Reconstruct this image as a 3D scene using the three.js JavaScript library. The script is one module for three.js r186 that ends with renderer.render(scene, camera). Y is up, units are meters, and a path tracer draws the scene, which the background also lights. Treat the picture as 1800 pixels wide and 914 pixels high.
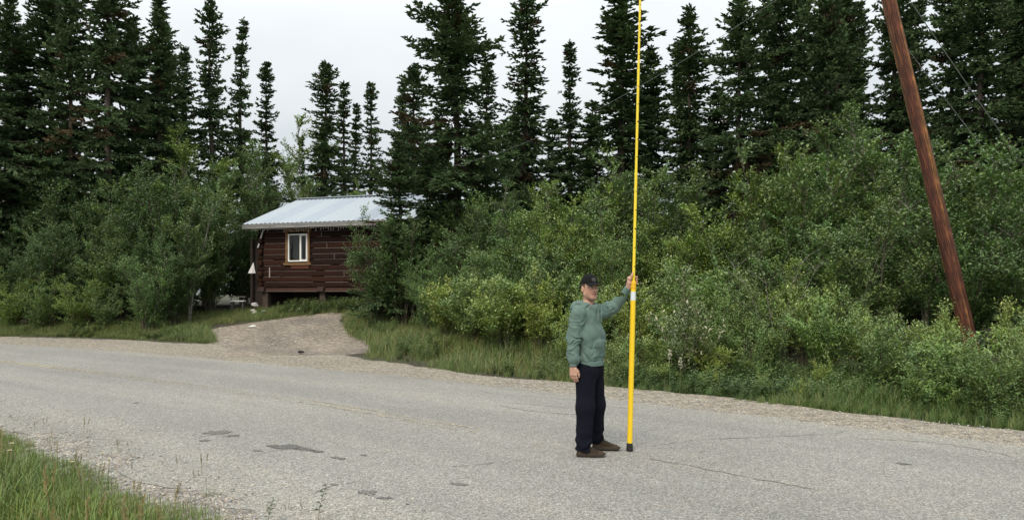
import * as THREE from 'three';
import { mergeGeometries as mergeAll } from 'three/addons/utils/BufferGeometryUtils.js';
import { RoundedBoxGeometry } from 'three/addons/geometries/RoundedBoxGeometry.js';

// ---------------------------------------------------------------- camera, sky, sun, exposure
const scene = new THREE.Scene();
const camera = new THREE.PerspectiveCamera(43.22, 1800 / 1030, 0.05, 1500);
camera.position.set(0, 1.65, 0);
camera.lookAt(0, 1.65, -10);
camera.setViewOffset(1800, 1030, 0, 0, 1800, 914);     // rising front: verticals stay vertical
const renderer = new THREE.WebGLRenderer({ antialias: true });
renderer.toneMapping = THREE.LinearToneMapping;
renderer.toneMappingExposure = 1.62;
renderer.shadowMap.enabled = true;
renderer.shadowMap.type = THREE.PCFSoftShadowMap;

// ---------------------------------------------------------------- seeded random numbers and noise
function rng(seed) {
  let a = (seed * 2654435761) >>> 0;
  const r = () => { a = (a + 0x6d2b79f5) | 0; let t = Math.imul(a ^ (a >>> 15), 1 | a); t = (t + Math.imul(t ^ (t >>> 7), 61 | t)) ^ t; return ((t ^ (t >>> 14)) >>> 0) / 4294967296; };
  r.in = (lo, hi) => lo + (hi - lo) * r();
  r.int = (lo, hi) => Math.floor(lo + (hi - lo + 1) * r());
  r.g = () => (r() + r() + r() + r() - 2) * 0.87;
  return r;
}
const hash3 = (x, y, z) => { let h = Math.imul(x, 374761393) ^ Math.imul(y, 668265263) ^ Math.imul(z, 2147483647 - 1274126177); h = Math.imul(h ^ (h >>> 13), 1274126177); return ((h ^ (h >>> 16)) >>> 0) / 4294967296; };
const fade = (t) => t * t * (3 - 2 * t), mix = (a, b, t) => a + (b - a) * t, clamp = (x, a = 0, b = 1) => Math.min(b, Math.max(a, x));
const smooth = (a, b, x) => fade(clamp((x - a) / (b - a)));
function noise3(x, y, z) {
  const i = Math.floor(x), j = Math.floor(y), k = Math.floor(z), u = fade(x - i), v = fade(y - j), w = fade(z - k);
  const c = (a, b, d) => hash3(i + a, j + b, k + d);
  return mix(mix(mix(c(0, 0, 0), c(1, 0, 0), u), mix(c(0, 1, 0), c(1, 1, 0), u), v), mix(mix(c(0, 0, 1), c(1, 0, 1), u), mix(c(0, 1, 1), c(1, 1, 1), u), v), w);
}
const fbm3 = (x, y, z, n = 4) => { let s = 0, a = 0.5, t = 0; for (let o = 0; o < n; o++) { s += a * noise3(x, y, z); t += a; a *= 0.5; x *= 2.03; y *= 2.01; z *= 2.02; } return s / t; };
const fbm = (x, y, n = 4) => fbm3(x, y, 7.3, n);
function tnoise(x, y, per, s) {      // value noise that repeats after per cells
  const i = Math.floor(x), j = Math.floor(y), u = fade(x - i), v = fade(y - j), m = (a) => ((a % per) + per) % per;
  const c = (a, b) => hash3(m(i + a), m(j + b), s);
  return mix(mix(c(0, 0), c(1, 0), u), mix(c(0, 1), c(1, 1), u), v);
}

// the sky: an even, bright overcast whose luminance rises towards the zenith, with faint folds in the cloud
{
  const W = 1024, H = 512, data = new Float32Array(W * H * 4);
  for (let r = 0; r < H; r++) {
    const up = ((r + 0.5) / H - 0.5) * Math.PI, y = Math.sin(up), cy = Math.cos(up);
    for (let c = 0; c < W; c++) {
      const az = ((c + 0.5) / W - 0.5) * 2 * Math.PI, x = Math.cos(az) * cy, z = Math.sin(az) * cy, k = 1 / (Math.max(y, 0) + 0.25);
      const n = fbm3(x * k * 1.1 + 3.1, z * k * 1.1 + 8.7, 2.2, 5), m = fbm3(x * k * 0.5 + 13, z * k * 0.5 + 1.7, 5.2, 3);
      const lum = 0.98 * (1 + 2 * Math.max(y, 0)) / 3 * (1 + (n - 0.5) * 0.55 + (m - 0.5) * 0.9), blue = clamp(0.5 + (0.5 - m) * 2.2 + (0.5 - n));
      const o = (r * W + c) * 4;
      data[o] = lum * mix(0.985, 0.81, blue); data[o + 1] = lum * mix(1.015, 0.945, blue); data[o + 2] = lum * mix(1.03, 1.045, blue); data[o + 3] = 1;
    }
  }
  const t = new THREE.DataTexture(data, W, H, THREE.RGBAFormat, THREE.FloatType);
  t.mapping = THREE.EquirectangularReflectionMapping; t.magFilter = THREE.LinearFilter; t.minFilter = THREE.LinearFilter; t.needsUpdate = true;
  scene.background = t; scene.environment = t;
}
// the sun behind the cloud: weak and very soft, high over the viewer's shoulder
const sun = new THREE.DirectionalLight(0xfff1de, 1.5);
sun.position.set(-14, 40, 16); sun.target.position.set(0, 0, -18);
sun.castShadow = true; sun.shadow.radius = 40; sun.shadow.mapSize.set(4096, 4096);
Object.assign(sun.shadow.camera, { left: -45, right: 45, top: 45, bottom: -45, near: 1, far: 120 });
scene.add(sun, sun.target);

// ---------------------------------------------------------------- scene helpers
const mergeGeometries = (list) => mergeAll(list.map((g) => (g.index ? g.toNonIndexed() : g)));
const V = (x = 0, y = 0, z = 0) => new THREE.Vector3(x, y, z);
const C = (r, g, b) => new THREE.Color().setRGB(r, g, b);
const taken = new Map();
function numbered(name) { const n = taken.get(name) ?? 0; taken.set(name, n + 1); return n ? name + '_' + String(n).padStart(3, '0') : name; }
function tag(o, label, category, group, kind) {
  o.userData = { label, category };
  if (group) o.userData.group = group;
  if (kind) o.userData.kind = kind;
  return o;
}
function thing(name, label, category, pos = [0, 0, 0], turn = 0, group) {
  const o = new THREE.Group(); o.name = numbered(name); o.position.set(...pos); o.rotation.y = turn; scene.add(o);
  return tag(o, label, category, group);
}
function part(name, geo, material, parent) { const m = new THREE.Mesh(geo, material); m.name = name; parent.add(m); return m; }
function sheet(name, geo, material, label, category, kind = 'structure') { const m = new THREE.Mesh(geo, material); m.name = numbered(name); scene.add(m); return tag(m, label, category, null, kind); }
function copyOf(o, label, group) { const c = o.clone(); c.name = numbered(o.userData.base); c.userData = { label, category: o.userData.category, group }; scene.add(c); return c; }

class Geo {            // collects triangles with a colour for each vertex
  constructor(uv = false) { this.p = []; this.c = []; this.i = []; this.u = uv ? [] : null; this.n = 0; }
  v(x, y, z, r = 1, g = 1, b = 1, s = 0, t = 0) { this.p.push(x, y, z); this.c.push(r, g, b); if (this.u) this.u.push(s, t); return this.n++; }
  tri(a, b, c) { this.i.push(a, b, c); }
  quad(a, b, c, d) { this.i.push(a, b, c, a, c, d); }
  tube(points, radii, sides, col) {       // points: Vector3[], radii per point
    const up = V(0.31, 0.12, 0.94), a = V(), b = V(), d = V();
    let last = -1;
    points.forEach((q, k) => {
      d.subVectors(points[Math.min(k + 1, points.length - 1)], points[Math.max(k - 1, 0)]).normalize();
      a.crossVectors(d, up).normalize(); b.crossVectors(d, a);
      const first = this.n;
      for (let s = 0; s < sides; s++) { const w = (s / sides) * Math.PI * 2, cw = Math.cos(w) * radii[k], sw = Math.sin(w) * radii[k]; this.v(q.x + a.x * cw + b.x * sw, q.y + a.y * cw + b.y * sw, q.z + a.z * cw + b.z * sw, ...col); }
      if (last >= 0) for (let s = 0; s < sides; s++) { const e = (s + 1) % sides; this.quad(last + s, last + e, first + e, first + s); }
      last = first;
    });
  }
  build(normals = false) {
    const g = new THREE.BufferGeometry();
    g.setAttribute('position', new THREE.Float32BufferAttribute(this.p, 3));
    g.setAttribute('color', new THREE.Float32BufferAttribute(this.c, 3));
    if (this.u) g.setAttribute('uv', new THREE.Float32BufferAttribute(this.u, 2));
    g.setIndex(this.i);
    if (normals) g.computeVertexNormals();
    return g;
  }
}
function texture(size, paint, srgb, repeat = 1) {
  const d = new Uint8Array(size * size * 4);
  for (let y = 0; y < size; y++) for (let x = 0; x < size; x++) { const q = paint(x, y), o = (y * size + x) * 4; d[o] = clamp(q[0]) * 255; d[o + 1] = clamp(q[1]) * 255; d[o + 2] = clamp(q[2]) * 255; d[o + 3] = 255; }
  const t = new THREE.DataTexture(d, size, size); t.wrapS = t.wrapT = THREE.RepeatWrapping; t.magFilter = THREE.LinearFilter; t.minFilter = THREE.LinearMipmapLinearFilter; t.generateMipmaps = true;
  if (srgb) t.colorSpace = THREE.SRGBColorSpace;
  t.repeat.set(repeat, repeat); t.needsUpdate = true;
  return t;
}
const plain = (r, g, b, rough = 0.9, more = {}) => new THREE.MeshStandardMaterial({ color: C(r, g, b), roughness: rough, ...more });
const matte = (more = {}) => new THREE.MeshPhysicalMaterial({ vertexColors: true, roughness: 1, specularIntensity: 0.25, ...more });
const tinted = (rough = 0.9, more = {}) => new THREE.MeshStandardMaterial({ vertexColors: true, roughness: rough, ...more });

// ---------------------------------------------------------------- the road's course and the lie of the land
// plan positions are [x, d]: metres across, metres away from the viewer (z = -d)
const course = new THREE.CatmullRomCurve3([[-90, 34], [-60, 32], [-40, 29.5], [-28, 26], [-19.6, 21.8], [-12.2, 17.6], [-7, 14], [-4.7, 12.3], [-3.1, 11.1], [-1.4, 9.6], [1.14, 7.35], [2.7, 5.95], [5.6, 3.4], [10, -0.5], [18, -8], [32, -22], [55, -44]].map(([x, d]) => V(x, 0, -d)), false, 'centripetal');
const N = 900, mid = course.getSpacedPoints(N), roadLength = course.getLength();
const side = mid.map((p, k) => { const t = V().subVectors(mid[Math.min(k + 1, N)], mid[Math.max(k - 1, 0)]).normalize(); return V(-t.z, 0, t.x).multiplyScalar(-1); });   // points to the far verge
function offRoad(x, z) {      // [signed distance from the centre line, far verge positive; position along it]
  let best = 1e9, at = 0;
  for (let k = 0; k <= N; k += 6) { const dx = x - mid[k].x, dz = z - mid[k].z, q = dx * dx + dz * dz; if (q < best) { best = q; at = k; } }
  const lo = Math.max(0, at - 6), hi = Math.min(N, at + 6); best = 1e9;
  for (let k = lo; k <= hi; k++) { const dx = x - mid[k].x, dz = z - mid[k].z, q = dx * dx + dz * dz; if (q < best) { best = q; at = k; } }
  const s = side[at], dx = x - mid[at].x, dz = z - mid[at].z, t = dx * s.x + dz * s.z;
  return [Math.abs(t) > 0.7 * Math.sqrt(best) ? t : Math.sign(t) * Math.sqrt(best), at];
}
const NEAR = -4.0, farEdge = (k) => 4.75 + 2.2 * smooth(480, 432, k) - 1.2 * smooth(400, 340, k);      // outer edges of the two gravel shoulders; the far one widens at the driveway
function land(x, z) {
  const [t, at] = offRoad(x, z), FAR = farEdge(at), rough = (fbm(x * 0.35, z * 0.35, 3) - 0.5) * 0.16;
  if (t > FAR - 0.3) {
    const e = t - FAR, high = mix(1.08, 0.55, smooth(-1, 6, x)), ditch = 0.16 * smooth(-3.5, -1, x) * Math.exp(-((e - 1.2) ** 2) / 0.8);
    return -0.07 + high * smooth(-1, 7.5, e) + rough * smooth(0, 1.5, e) - ditch;
  }
  if (t < NEAR + 0.3) { const e = NEAR - t; return -0.07 + 0.1 * smooth(0, 3, e) + rough * smooth(0, 1.5, e); }
  return -0.09;
}
const crown = (t) => 0.028 - 0.0022 * Math.min(Math.abs(t), 4.2) ** 2;

// ground
{
  const n = 230, g = new Geo(true), warp = (u) => u * 34 + Math.sign(u) * Math.max(0, Math.abs(u) - 0.85) ** 2 * 26000;
  for (let j = 0; j <= n; j++) for (let i = 0; i <= n; i++) {
    const x = warp((i / n) * 2 - 1), z = -18 + warp((j / n) * 2 - 1), y = Math.abs(x) + Math.abs(z) < 130 ? land(x, z) : 0.9, m = fbm(x * 0.8, z * 0.8), k = mix(0.7, 1.3, m);
    g.v(x, y, z, ...(m > 0.5 ? [0.055 * k, 0.06 * k, 0.028 * k] : [0.06 * k, 0.05 * k, 0.033 * k]), x, z);
  }
  for (let j = 0; j < n; j++) for (let i = 0; i < n; i++) { const a = j * (n + 1) + i; g.quad(a, a + n + 1, a + n + 2, a + 1); }
  const soil = texture(512, (x, y) => { const a = tnoise(x / 4, y / 4, 128, 1), b = tnoise(x / 16, y / 16, 32, 2), c = tnoise(x / 1.5, y / 1.5, 341, 3), k = 0.55 + 0.25 * a + 0.2 * b + 0.25 * (c - 0.5); return [k, k, k]; }, false, 0.5);
  sheet('ground', g.build(true), tinted(1, { map: soil, bumpMap: soil, bumpScale: 0.03 }), 'dark leaf-littered soil under the thickets and trees', 'ground');
}

// a ribbon that follows the road between two offsets
function ribbon(t0, t1, cols, k0, k1, step, height, colour) {
  const g = new Geo(true); let rows = 0;
  for (let k = k0; k <= k1; k += step) {
    const s = (k / N) * roadLength, a = t0(s), b = t1(s); rows++;
    for (let c = 0; c <= cols; c++) { const t = mix(a, b, c / cols), x = mid[k].x + side[k].x * t, z = mid[k].z + side[k].z * t; g.v(x, height(t, s, x, z, c / cols), z, ...colour(t, s, x, z), x, z); }
  }
  for (let r = 0; r < rows - 1; r++) for (let c = 0; c < cols; c++) { const a = r * (cols + 1) + c; g.quad(a, a + 1, a + cols + 2, a + cols + 1); }
  return g.build(true);
}
// gravel under and beside the asphalt
const stones = (size, cell, seed, lo, hi, warm) => {     // close-packed stones: each cell of the pattern has its own tone
  const per = size / cell;
  const pts = []; for (let j = 0; j < per; j++) for (let i = 0; i < per; i++) pts.push([hash3(i, j, seed), hash3(i, j, seed + 1), hash3(i, j, seed + 2), hash3(i, j, seed + 3)]);
  return (x, y) => {
    const cx = Math.floor(x / cell), cy = Math.floor(y / cell); let d1 = 9, d2 = 9, w = 0, h = 0;
    for (let b = -1; b <= 1; b++) for (let a = -1; a <= 1; a++) {
      const q = pts[((cy + b + per) % per) * per + ((cx + a + per) % per)], dx = cx + a + q[0] - x / cell, dy = cy + b + q[1] - y / cell, d = Math.hypot(dx, dy);
      if (d < d1) { d2 = d1; d1 = d; w = q[2]; h = q[3]; } else if (d < d2) d2 = d;
    }
    const k = mix(lo, hi, w);
    return { edge: d2 - d1, dome: 1 - d1, r: k * (1 + warm * (h - 0.3)), g: k, b: k * (1 - warm * (h - 0.2)) };
  };
};
const gravelTone = stones(1024, 16, 11, 0.52, 1.0, 0.14);
const gravelMap = texture(1024, (x, y) => { const s = gravelTone(x, y), n = 0.86 + 0.28 * (tnoise(x / 64, y / 64, 16, 5) - 0.5) + 0.2 * (tnoise(x / 2, y / 2, 512, 6) - 0.5), e = s.edge < 0.1 ? 0.74 : 1; return [s.r * n * e, s.g * n * e, s.b * n * e]; }, true, 1.15);
const gravelBump = texture(1024, (x, y) => { const s = gravelTone(x, y), k = clamp(s.edge * 1.6) * 0.6 + s.dome * 0.3; return [k, k, k]; }, false, 1.15);
const gravelMat = tinted(0.95, { map: gravelMap, bumpMap: gravelBump, bumpScale: 0.012 });
const wob = (s, a, f, q) => (fbm(s * f, q, 3) - 0.5) * a;
const side01 = (c, t) => (t > 0 ? c : 1 - c);
const gravelSheet = (name, t0, t1, label) => sheet(name, ribbon(t0, t1, 14, 120, 760, 1, (t, s, x, z, c) => { const edge = Math.abs(t) > 3.1 ? (fbm(x * 2, z * 2, 3) - 0.5) * 0.05 : 0; return crown(t) - 0.014 - 0.06 * smooth(0.9, 1, side01(c, t)) + edge; },
  (t, s, x, z) => { const k = 0.84 * mix(0.82, 1.16, fbm(x * 0.9, z * 0.9)), w = t > 0 ? 1 : 0.45; return [k, k * (1 - 0.06 * w), k * (1 - 0.19 * w)]; }), gravelMat, label, 'gravel shoulder');
gravelSheet('gravel_shoulder', () => 2.6, (s) => farEdge((s / roadLength) * N) + 0.25 + wob(s, 0.7, 0.6, 1), 'strip of pale tan gravel between the asphalt and the tall thickets');
gravelSheet('gravel_shoulder', (s) => -4.5 + wob(s, 0.6, 0.6, 2), () => -2.3, 'strip of loose gravel between the asphalt and the mown-edge grass with seed heads');

// asphalt
const chip = stones(1024, 8, 21, 0.73, 1.09, 0.06);
const asphaltMap = texture(1024, (x, y) => { const s = chip(x, y), f = 0.9 + 0.22 * (tnoise(x / 3, y / 3, 341, 8) - 0.5) + 0.05 * (tnoise(x / 32, y / 32, 32, 9) - 0.5), e = s.edge < 0.14 ? 0.74 : 1; return [s.r * f * e * 0.8, s.g * f * e * 0.8, s.b * f * e * 0.8]; }, true, 0.62);
const asphaltBump = texture(1024, (x, y) => { const s = chip(x, y), k = clamp(s.edge * 1.8) * 0.7 + 0.3 * s.dome; return [k, k, k]; }, false, 0.62);
const road = sheet('road', ribbon((s) => -3.45 + wob(s, 0.7, 1.1, 5) + wob(s, 0.4, 6, 5), (s) => 3.35 + wob(s, 0.34, 1.3, 6) + wob(s, 0.16, 7, 6), 46, 120, 760, 1, (t, s, x, z) => crown(t) - 0.012 * smooth(-3, -3.4, t) + (fbm(x * 0.6, z * 0.6, 3) - 0.5) * 0.012,
  (t, s, x, z) => {
    const n = fbm(x * 0.55, z * 0.55), streak = fbm(s * 0.12, t * 2.2, 4), fine = fbm(x * 3.1, z * 3.1, 3), dust = smooth(0.9, 0, 3.4 - Math.abs(t) + (n - 0.5)) * 0.5 * fine;
    const k = 0.725 * (1 + (n - 0.5) * 0.24 + (streak - 0.5) * 0.42 + (fine - 0.5) * 0.05), warm = clamp(dust + smooth(0.5, 0.7, streak) * 0.25);
    return [k * (0.99 + 0.1 * warm), k * (1 + 0.05 * warm) * 0.99, k * (0.935 - 0.05 * warm)];
  }), tinted(0.93, { map: asphaltMap, bumpMap: asphaltBump, bumpScale: 0.004 }), 'worn grey chip-sealed two-lane road bending past the driveway', 'road');
const roadTop = (x, z) => { const [t] = offRoad(x, z); return crown(t) + (fbm(x * 0.6, z * 0.6, 3) - 0.5) * 0.012; };

// cracks, worn centre paint, dark patches: thin sheets on the asphalt
const crackMat = plain(0.12, 0.115, 0.105, 1), tarMat = tinted(0.95, { map: asphaltMap, bumpMap: asphaltBump, bumpScale: 0.008 });
[[[1.44, 7.83], [1.98, 8.12], [2.78, 8.35], [3.62, 8.55], [4.1, 8.83]], [[1.25, 7.3], [1.62, 6.99], [2.15, 6.44], [2.56, 6.06]], [[-0.56, 12.4], [-0.26, 11.98], [0.99, 11.3], [1.36, 10.72], [1.82, 10.31]],
  [[-0.23, 10.72], [0.2, 10.21], [0.81, 9.88], [1.33, 9.62]], [[-2.65, 12.84], [-1.9, 12.4], [-0.92, 11.98]], [[-0.04, 10.94], [0.5, 10.68], [0.89, 10.41]], [[-0.62, 6.88], [-0.27, 7.01], [-0.06, 7.15]], [[0.6, 5.62], [0.78, 5.51]],
  [[-3.67, 8.38], [-3.42, 8.51], [-3.23, 8.76]], [[-2.66, 7.37], [-2.37, 7.72], [-2.05, 7.86]], [[-1.66, 6.01], [-1.51, 6.27], [-1.28, 6.4]], [[3.79, 8.35], [4.64, 8.06], [5.05, 7.3]]].forEach((line, n) => {
  const c = new THREE.CatmullRomCurve3(line.map(([x, d]) => V(x, 0, -d))), m = Math.ceil(c.getLength() / 0.04), pts = c.getSpacedPoints(m), g = new Geo(), r = rng(300 + n);
  pts.forEach((p, k) => {
    const t = V().subVectors(pts[Math.min(k + 1, m)], pts[Math.max(0, k - 1)]).normalize(), w = (0.002 + 0.006 * noise3(k * 0.3, n, 4)) * Math.min(1, k / 4, (m - k) / 4), j = (noise3(k * 0.5, n, 9) - 0.5) * 0.05 + (r() - 0.5) * 0.012, x = p.x - t.z * j, z = p.z + t.x * j, y = roadTop(x, z) + 0.004;
    g.v(x - t.z * w, y, z + t.x * w); g.v(x + t.z * w, y, z - t.x * w);
    if (k) g.quad(2 * k - 2, 2 * k - 1, 2 * k + 1, 2 * k);
  });
  part('crack', g.build(true), crackMat, road);
});
[[-3.47, 8.65, 0.3, 0.21], [-3.2, 8.44, 0.16, 0.13], [-2.42, 7.86, 0.3, 0.22], [-2.16, 7.72, 0.2, 0.12], [-2.0, 7.61, 0.15, 0.11], [-1.73, 7.3, 0.22, 0.12], [-1.52, 6.31, 0.07, 0.06], [-1.19, 6.04, 0.15, 0.14], [-1.02, 5.89, 0.11, 0.06], [-0.44, 6.29, 0.17, 0.11], [3.73, 7.03, 0.14, 0.12], [-1.49, 7.42, 0.08, 0.08], [-5.57, 10.94, 0.07, 0.11], [-3.4, 8.19, 0.13, 0.13], [-0.81, 5.72, 0.04, 0.03], [-2.64, 7.66, 0.09, 0.08]].forEach(([x, d, w, h], n) => {
  const g = new Geo(true), m = 72, dark = mix(0.4, 0.52, hash3(n, 5, 5)); g.v(x, roadTop(x, -d) + 0.005, -d, dark, dark, dark * 0.95, x, -d);
  for (let k = 0; k <= m; k++) { const a = (k / m) * Math.PI * 2, q = 0.35 + 0.75 * noise3(Math.cos(a) * 1.6 + n * 9, Math.sin(a) * 1.6, 3) + 0.55 * (noise3(Math.cos(a) * 7 + n, Math.sin(a) * 7, 4) - 0.5), px = x + Math.cos(a) * w * 0.62 * q, pz = -d + Math.sin(a) * h * 0.62 * q + Math.cos(a) * w * 0.1; g.v(px, roadTop(px, pz) + 0.004, pz, dark, dark, dark * 0.95, px, pz); if (k) g.tri(0, k + 1, k); }
  part('asphalt_patch', g.build(true), tarMat, road);
});
for (const off of [0.07, -0.1]) {      // double centre line, mostly worn away
  const g = new Geo(true); let n = 0;
  for (let k = 370; k < 506; k++) for (let q = 0; q < 8; q++) {
    const kk = k + q / 8, s = (kk / N) * roadLength, x0 = mix(mid[k].x, mid[k + 1].x, q / 8), z0 = mix(mid[k].z, mid[k + 1].z, q / 8), S = side[k], wear = fbm(s * 0.22, 31, 3) + 0.35 * (fbm(s * 5, off * 30, 2) - 0.5);
    for (let c = 0; c < 4; c++) {
      if (wear + (hash3(k, q * 4 + c, off > 0 ? 1 : 2) - 0.5) * 0.5 < 0.52) continue;
      const t0 = off + (c - 2) * 0.025, x = x0 + S.x * t0, z = z0 + S.z * t0, ex = (mid[k + 1].x - mid[k].x) / 8, ez = (mid[k + 1].z - mid[k].z) / 8, y = roadTop(x, z) + 0.004, b = g.n;
      for (const [a, w] of [[0, 0], [1, 0], [1, 1], [0, 1]]) { const X = x + ex * a + S.x * 0.025 * w, Z = z + ez * a + S.z * 0.025 * w; g.v(X, y, Z, 0.98, 0.9, 0.66, X, Z); }
      g.quad(b, b + 3, b + 2, b + 1); n++;
    }
  }
  const m = part('worn_paint_line', g.build(true), tinted(0.9, { map: asphaltMap }), road); m.userData.kind = 'stuff';
}

// dirt driveway climbing to the cabin
const drivePath = [[-5.7, 19.6, 2.1], [-6.0, 21, 2.1], [-6.7, 22.6, 2.05], [-7.6, 24.6, 2.2], [-8.3, 26.4, 2.4], [-8.8, 27.6, 2.55], [-9.2, 28.6, 2.5]];
const driveCurve = new THREE.CatmullRomCurve3(drivePath.map(([x, d]) => V(x, 0, -d))), drivePts = driveCurve.getPoints(70);
const driveWidth = (u) => { const q = u * (drivePath.length - 1), i = Math.min(drivePath.length - 2, Math.floor(q)); return mix(drivePath[i][2], drivePath[i + 1][2], q - i); };
const onDrive = (x, z, more = 0) => z > -28.75 - more && drivePts.some((p, k) => k > 4 && Math.hypot(p.x - x, p.z - z) < driveWidth(k / 70) + more);
{
  const g = new Geo(true), cols = 22;
  drivePts.forEach((p, k) => {
    const t = V().subVectors(drivePts[Math.min(k + 1, 70)], drivePts[Math.max(k - 1, 0)]).normalize(), w = driveWidth(k / 70);
    for (let c = 0; c <= cols; c++) {
      const o = (c / cols - 0.5) * 2, q = w * (o + (fbm(k * 0.13, o > 0 ? 3 : 8, 3) - 0.5) * 0.35 * Math.abs(o)), x = p.x - t.z * q, z = p.z + t.x * q, n = fbm(x * 0.8, z * 0.8), rut = fbm(o * 5 + 2, k * 0.03, 3), b = 0.4 * mix(0.65, 1.25, n) * mix(0.72, 1.2, rut);
      const rt = offRoad(x, z)[0];
      g.v(x, Math.max(land(x, z), rt < 7.3 ? crown(rt) - 0.02 : -1) + 0.035 - 0.03 * smooth(6, 0, k) - 0.05 * smooth(0.86, 1, Math.abs(o)) + (rut - 0.5) * 0.05, z, b * mix(1.03, 1.1, n), b * 0.92, b * mix(0.77, 0.7, n), x, z);
    }
    if (k) for (let c = 0; c < cols; c++) { const a = (k - 1) * (cols + 1) + c; g.quad(a, a + cols + 1, a + cols + 2, a + 1); }
  });
  const dirt = texture(512, (x, y) => { const k = 0.72 + 0.3 * (tnoise(x / 3, y / 3, 170, 31) - 0.5) + 0.35 * (tnoise(x / 20, y / 20, 25, 32) - 0.5) + (hash3(x >> 1, y >> 1, 33) > 0.93 ? 0.2 : 0); return [k, k, k]; }, true, 0.5);
  sheet('driveway', g.build(true), tinted(1, { map: dirt, bumpMap: dirt, bumpScale: 0.012, side: THREE.DoubleSide }), 'rutted tan dirt driveway climbing from the road to the cabin', 'driveway');
}
// loose stones on the shoulders, the verge of the road and the mouth of the driveway
{
  const r = rng(41), base = new THREE.IcosahedronGeometry(1, 0), a = base.attributes.position;
  for (let k = 0; k < a.count; k++) { const q = 0.8 + 0.4 * noise3(a.getX(k) * 1.7 + 4, a.getY(k) * 1.7, a.getZ(k) * 1.7); a.setXYZ(k, a.getX(k) * q, a.getY(k) * q * 0.65, a.getZ(k) * q); }
  base.deleteAttribute('normal'); base.deleteAttribute('uv');
  const list = [], place = (t, k, size) => { const x = mid[k].x + side[k].x * t + r.g() * 0.1, z = mid[k].z + side[k].z * t + r.g() * 0.1; if (z > -2.5 || Math.abs(x / z) > 0.8) return; list.push([x, (Math.abs(t) > 3.3 ? crown(Math.min(Math.abs(t), 4.4)) - 0.008 : roadTop(x, z)), z, size]); };
  for (let n = 0; n < 22000; n++) { const k = r.int(370, 575); place(mix(3.2, farEdge(k) - 0.2, r()) + r.g() * 0.15, k, 0.004 + 0.009 * r() ** 4); }
  for (let n = 0; n < 9000; n++) place(-2.4 - 1.6 * r() + r.g() * 0.3, r.int(440, 560), 0.004 + 0.010 * r() ** 3);
  for (let n = 0; n < 3000; n++) place(r.g() * 3, r.int(420, 560), 0.003 + 0.006 * r() ** 4);
  for (let n = 0; n < 350; n++) { const k = r.int(2, 40), p = drivePts[k], x = p.x + r.g() * 2, z = p.z + r.g() * 2; if (onDrive(x, z, -0.2) && offRoad(x, z)[0] > 4.4) list.push([x, land(x, z) + 0.035, z, 0.008 + 0.025 * r() ** 3]); }
  const m = new THREE.InstancedMesh(base, plain(1, 1, 1, 0.95, { flatShading: true }), list.length), o = new THREE.Object3D();
  list.forEach(([x, y, z, s], k) => { o.position.set(x, y + s * 0.3, z); o.rotation.set(r() * 0.5, r() * 6.3, r() * 0.5); o.scale.set(s * r.in(0.8, 1.4), s, s * r.in(0.8, 1.2)); o.updateMatrix(); m.setMatrixAt(k, o.matrix); const b = r.in(0.2, 0.44), w = r.in(0, 0.14); m.setColorAt(k, C(b * (1 + w * 0.6), b, b * (1 - w * 1.3))); });
  m.name = 'gravel'; scene.add(m); tag(m, 'loose pale pebbles scattered along the road edges and driveway mouth', 'gravel', null, 'stuff');
}

// ---------------------------------------------------------------- plants
const leafMat = (r, g, b, t = 0.45) => new THREE.MeshPhysicalMaterial({ color: C(r, g, b), vertexColors: true, roughness: 0.6, transmission: t, thickness: 0, side: THREE.DoubleSide, flatShading: true });
const barkMap = texture(256, (x, y) => { const k = 0.62 + 0.5 * (tnoise(x / 6, y / 30, 42, 51) - 0.5) + 0.4 * (tnoise(x / 3, y / 8, 85, 52) - 0.5); return [k, k, k]; }, false, 1);
const barkMat = matte(), needleMat = matte({ specularIntensity: 0.5, roughness: 0.7, side: THREE.DoubleSide, flatShading: true });

// a short shoot set round with needles: two crossed ragged blades
const _x = V(), _y = V();
function shoot(g, p, d, len, w, col, turn) {
  _x.set(d.z + 0.11, 0.23, -d.x + 0.07).cross(d).normalize(); _y.crossVectors(d, _x);
  for (let k = 0; k < 2; k++) {
    const a = k * 1.571 + turn, cx = Math.cos(a) * w, sx = Math.sin(a) * w, ox = _x.x * cx + _y.x * sx, oy = _x.y * cx + _y.y * sx, oz = _x.z * cx + _y.z * sx, f = 0.5;
    const i = g.v(p.x, p.y, p.z, ...col), L = g.v(p.x + d.x * len * f + ox, p.y + d.y * len * f + oy, p.z + d.z * len * f + oz, ...col), T = g.v(p.x + d.x * len, p.y + d.y * len, p.z + d.z * len, ...col), R = g.v(p.x + d.x * len * f - ox, p.y + d.y * len * f - oy, p.z + d.z * len * f - oz, ...col);
    g.quad(i, L, T, R);
  }
}
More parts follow.
